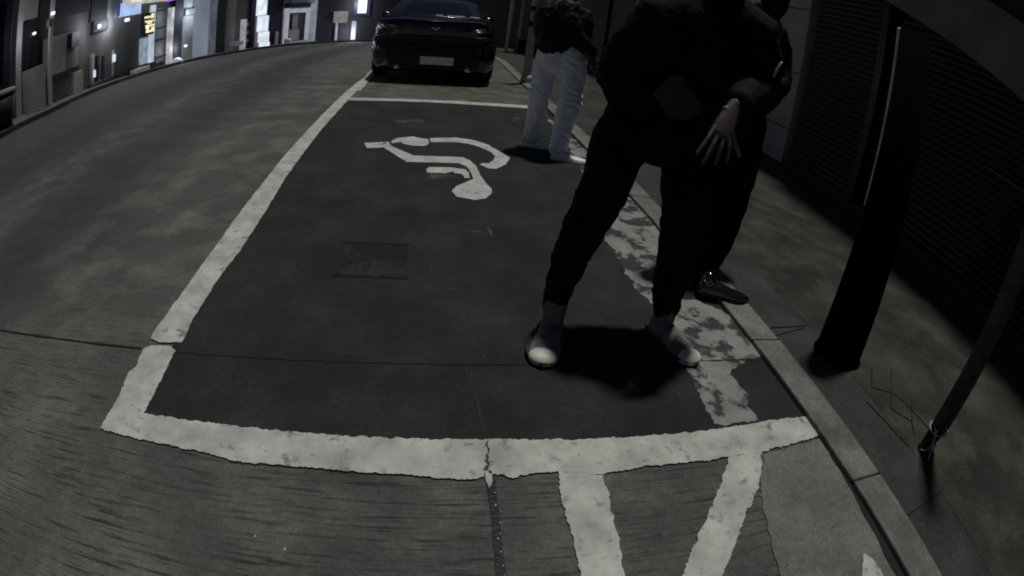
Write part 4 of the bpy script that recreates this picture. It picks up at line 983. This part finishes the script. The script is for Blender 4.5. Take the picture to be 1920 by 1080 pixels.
# --- person behind, mostly hidden, in black with patent shoes
P2 = person((1.66, 2.68, 0.028), 'person in black standing behind the front person, one glossy black leather shoe showing')
R_ = lambda *p: rel(P2, p)
bm = bmesh.new()
tube(bm, R_((1.58, 2.74, .95), (1.55, 2.70, .55), (1.55, 2.62, .14)), [.07, .052, .036]); tube(bm, R_((1.78, 2.74, .95), (1.82, 2.70, .55), (1.72, 2.60, .14)), [.07, .052, .036])
tube(bm, R_((1.69, 2.75, .98), (1.70, 2.75, 1.2), (1.72, 2.74, 1.52)), [.13, .12, .13], [.085, .08, .09])
for s in (-1, 1): tube(bm, R_((1.72 + s * .08, 2.74, 1.54), (1.72 + s * .19, 2.74, 1.53), (1.72 + s * .23, 2.76, 1.27), (1.68 + s * .16, 2.70, 1.06)), [.055, .048, .036, .026])
tube(bm, R_((1.72, 2.74, 1.54), (1.77, 2.74, 1.66)), [.055, .05]); T = head(bm, R_((1.78, 2.74, 1.75))[0], 2.7, .05)
for s in (-1, 1):
    w = V((1.68 + s * .16, 2.70, 1.06)); k = w + V((-s * .02, .0, -.07))
    hand(bm, R_(w)[0], R_(k)[0], R_(*[k + V((-s * .02, -.03 + .018 * i, -.06)) for i in range(4)]), R_(k + V((-s * .03, -.03, .0)))[0], (0, 1, 0))
fuse('body', bm, M_skin, P2, voxel=.0055, smooth=2)
bm = bmesh.new()
tube(bm, R_((1.58, 2.75, .98), (1.60, 2.72, .75), (1.61, 2.69, .50), (1.60, 2.63, .25), (1.57, 2.60, .12)), [.12, .115, .108, .10, .09], n=20)
tube(bm, R_((1.80, 2.75, .98), (1.825, 2.73, .75), (1.81, 2.70, .50), (1.755, 2.63, .25), (1.70, 2.59, .13)), [.13, .115, .10, .085, .075], n=20)
tube(bm, R_((1.70, 2.75, .93), (1.70, 2.75, 1.06)), [.20, .20], [.12, .12], n=24)
fuse('trousers', bm, M_black, P2, voxel=.011, smooth=5, disp=((.022, .09, 'CLOUDS'),))
bm = bmesh.new()
tube(bm, R_((1.68, 2.75, .98), (1.69, 2.75, 1.2), (1.71, 2.74, 1.42), (1.72, 2.74, 1.56), (1.74, 2.74, 1.64)), [.23, .235, .245, .20, .10], [.15, .15, .15, .13, .09], n=28)
for s in (-1, 1): tube(bm, R_((1.72 + s * .16, 2.74, 1.55), (1.72 + s * .215, 2.75, 1.45), (1.71 + s * .235, 2.74, 1.33), (1.71 + s * .235, 2.70, 1.25), (1.68 + s * .19, 2.70, 1.12)), [.085, .090, .088, .085, .075], n=18)
sph(bm, R_((1.78, 2.70, 1.76))[0], (.125, .125, .145), 20)   # raised hood
tube(bm, R_((1.60, 2.72, 1.60), (1.74, 2.72, 1.66)), [.11, .13], n=18)
fuse('jacket', bm, M_black2, P2, voxel=.011, smooth=5, disp=((.03, .10, 'CLOUDS'),))
bm = bmesh.new(); sph(bm, (0, .012, .045), (.084, .100, .088), 20, T)
fuse('hair', bm, M_hair, P2, voxel=.010, smooth=3, disp=((.012, .02, 'CLOUDS'),))
shoe(P2, (1.53, 2.37, .036), 1.25, kind='derby', L=.30, wid=1.3)
shoe(P2, (1.50, 2.70, .036), .9, kind='derby', L=.275, wid=1.1)

# --- person by the kerb in silver trousers
P3 = person((1.22, 5.08, 0.004), 'person in puffy black jacket, silver grey trousers and white sneakers')
R_ = lambda *p: rel(P3, p)
bm = bmesh.new()
tube(bm, R_((1.12, 5.16, .95), (1.08, 5.18, .55), (1.04, 5.24, .13)), [.07, .052, .036]); tube(bm, R_((1.26, 5.02, .95), (1.30, 4.96, .55), (1.235, 4.87, .13)), [.07, .052, .036])
tube(bm, R_((1.2, 5.1, .9), (1.18, 5.1, 1.15), (1.16, 5.1, 1.46)), [.12, .12, .12], [.1, .1, .1])
for s in (-1, 1): tube(bm, R_((1.16, 5.1 + s * .06, 1.47), (1.16, 5.1 + s * .19, 1.45), (1.20, 5.1 + s * .24, 1.18), (1.47, 5.1 + s * .10, .99) if s > 0 else (1.455, 4.92, 1.03)), [.055, .048, .036, .026])
tube(bm, R_((1.16, 5.1, 1.46), (1.18, 5.1, 1.57)), [.055, .05]); T = head(bm, R_((1.19, 5.1, 1.67))[0], PI / 2, .1)
for yy, w in ((1, V((1.47, 5.20, .99))), (-1, V((1.455, 4.92, 1.03)))):
    k = w + V((.03, -.01, -.085)); hand(bm, R_(w)[0], R_(k)[0], R_(*[k + V((-.02 + .017 * i, -.01, -.075 - .006 * (1 if i in (1, 2) else 0))) for i in range(4)]), R_(w + V((-.03, -.03, -.08)))[0], (1, 0, .2))
fuse('body', bm, M_skin, P3, voxel=.0055, smooth=2)
bm = bmesh.new()
tube(bm, R_((1.11, 5.16, 1.02), (1.08, 5.18, .80), (1.07, 5.2, .55), (1.06, 5.23, .30), (1.05, 5.24, .10)), [.13, .115, .10, .088, .082], n=22)
tube(bm, R_((1.28, 5.03, 1.02), (1.31, 5.0, .80), (1.31, 4.96, .55), (1.265, 4.90, .30), (1.245, 4.87, .095)), [.135, .125, .108, .092, .085], n=22)
tube(bm, R_((1.19, 5.1, .92), (1.18, 5.1, 1.12)), [.19, .21], [.15, .15], n=24)
o_ = fuse('trousers', bm, M_silver, P3, voxel=.007, smooth=3, disp=((.028, .13, 'CLOUDS'),))
folds(o_, .38, .74, .040, 36); folds(o_, .06, .28, .024, 52, 3.0); folds(o_, .78, 1.02, .016, 30, 7.0)
bm = bmesh.new()
tube(bm, R_((1.20, 5.1, 1.10), (1.19, 5.1, 1.16), (1.18, 5.1, 1.30), (1.17, 5.1, 1.44), (1.17, 5.1, 1.54)), [.25, .275, .29, .26, .11], [.18, .2, .21, .19, .10], n=28)
tube(bm, R_((1.16, 4.92, 1.46), (1.19, 4.86, 1.30), (1.24, 4.86, 1.18), (1.43, 4.91, 1.07)), [.09, .10, .095, .065], n=18)
tube(bm, R_((1.16, 5.28, 1.46), (1.19, 5.34, 1.30), (1.24, 5.34, 1.18), (1.44, 5.21, 1.03)), [.09, .10, .095, .065], n=18)
fuse('jacket', bm, M_black2, P3, voxel=.011, smooth=4, disp=((.05, .10, 'CLOUDS'),))
bm = bmesh.new(); sph(bm, (0, .022, .045), (.086, .100, .090), 20, T)
fuse('hair', bm, M_hair, P3, voxel=.010, smooth=3, disp=((.012, .02, 'CLOUDS'),))
shoe(P3, (.955, 5.24, .004), 1.40, kind='white', L=.30, wid=1.2)
shoe(P3, (1.185, 4.84, .004), 1.28, kind='white', L=.335, wid=1.25)
# eyes for all three
for o_ in [o for o in C.objects if o.name.startswith('person')]:
    hd = {'person': (V((1.025, 1.85, 1.71)), .1, .2), 'person.001': (V((1.78, 2.74, 1.75)), 2.7, .05), 'person.002': (V((1.19, 5.1, 1.67)), PI / 2, .1)}[o_.name]
    T = Matrix.Translation(hd[0] - V(o_.location)) @ Matrix.Rotation(hd[1], 4, 'Z') @ Matrix.Rotation(hd[2], 4, 'X')
    for s in (-1, 1):
        bm = bmesh.new(); sph(bm, (s * .030, -.076, .010), (.0115, .0115, .0115), 12, T)
        link('eye', bm_mesh(bm, True), M_dark, o_)
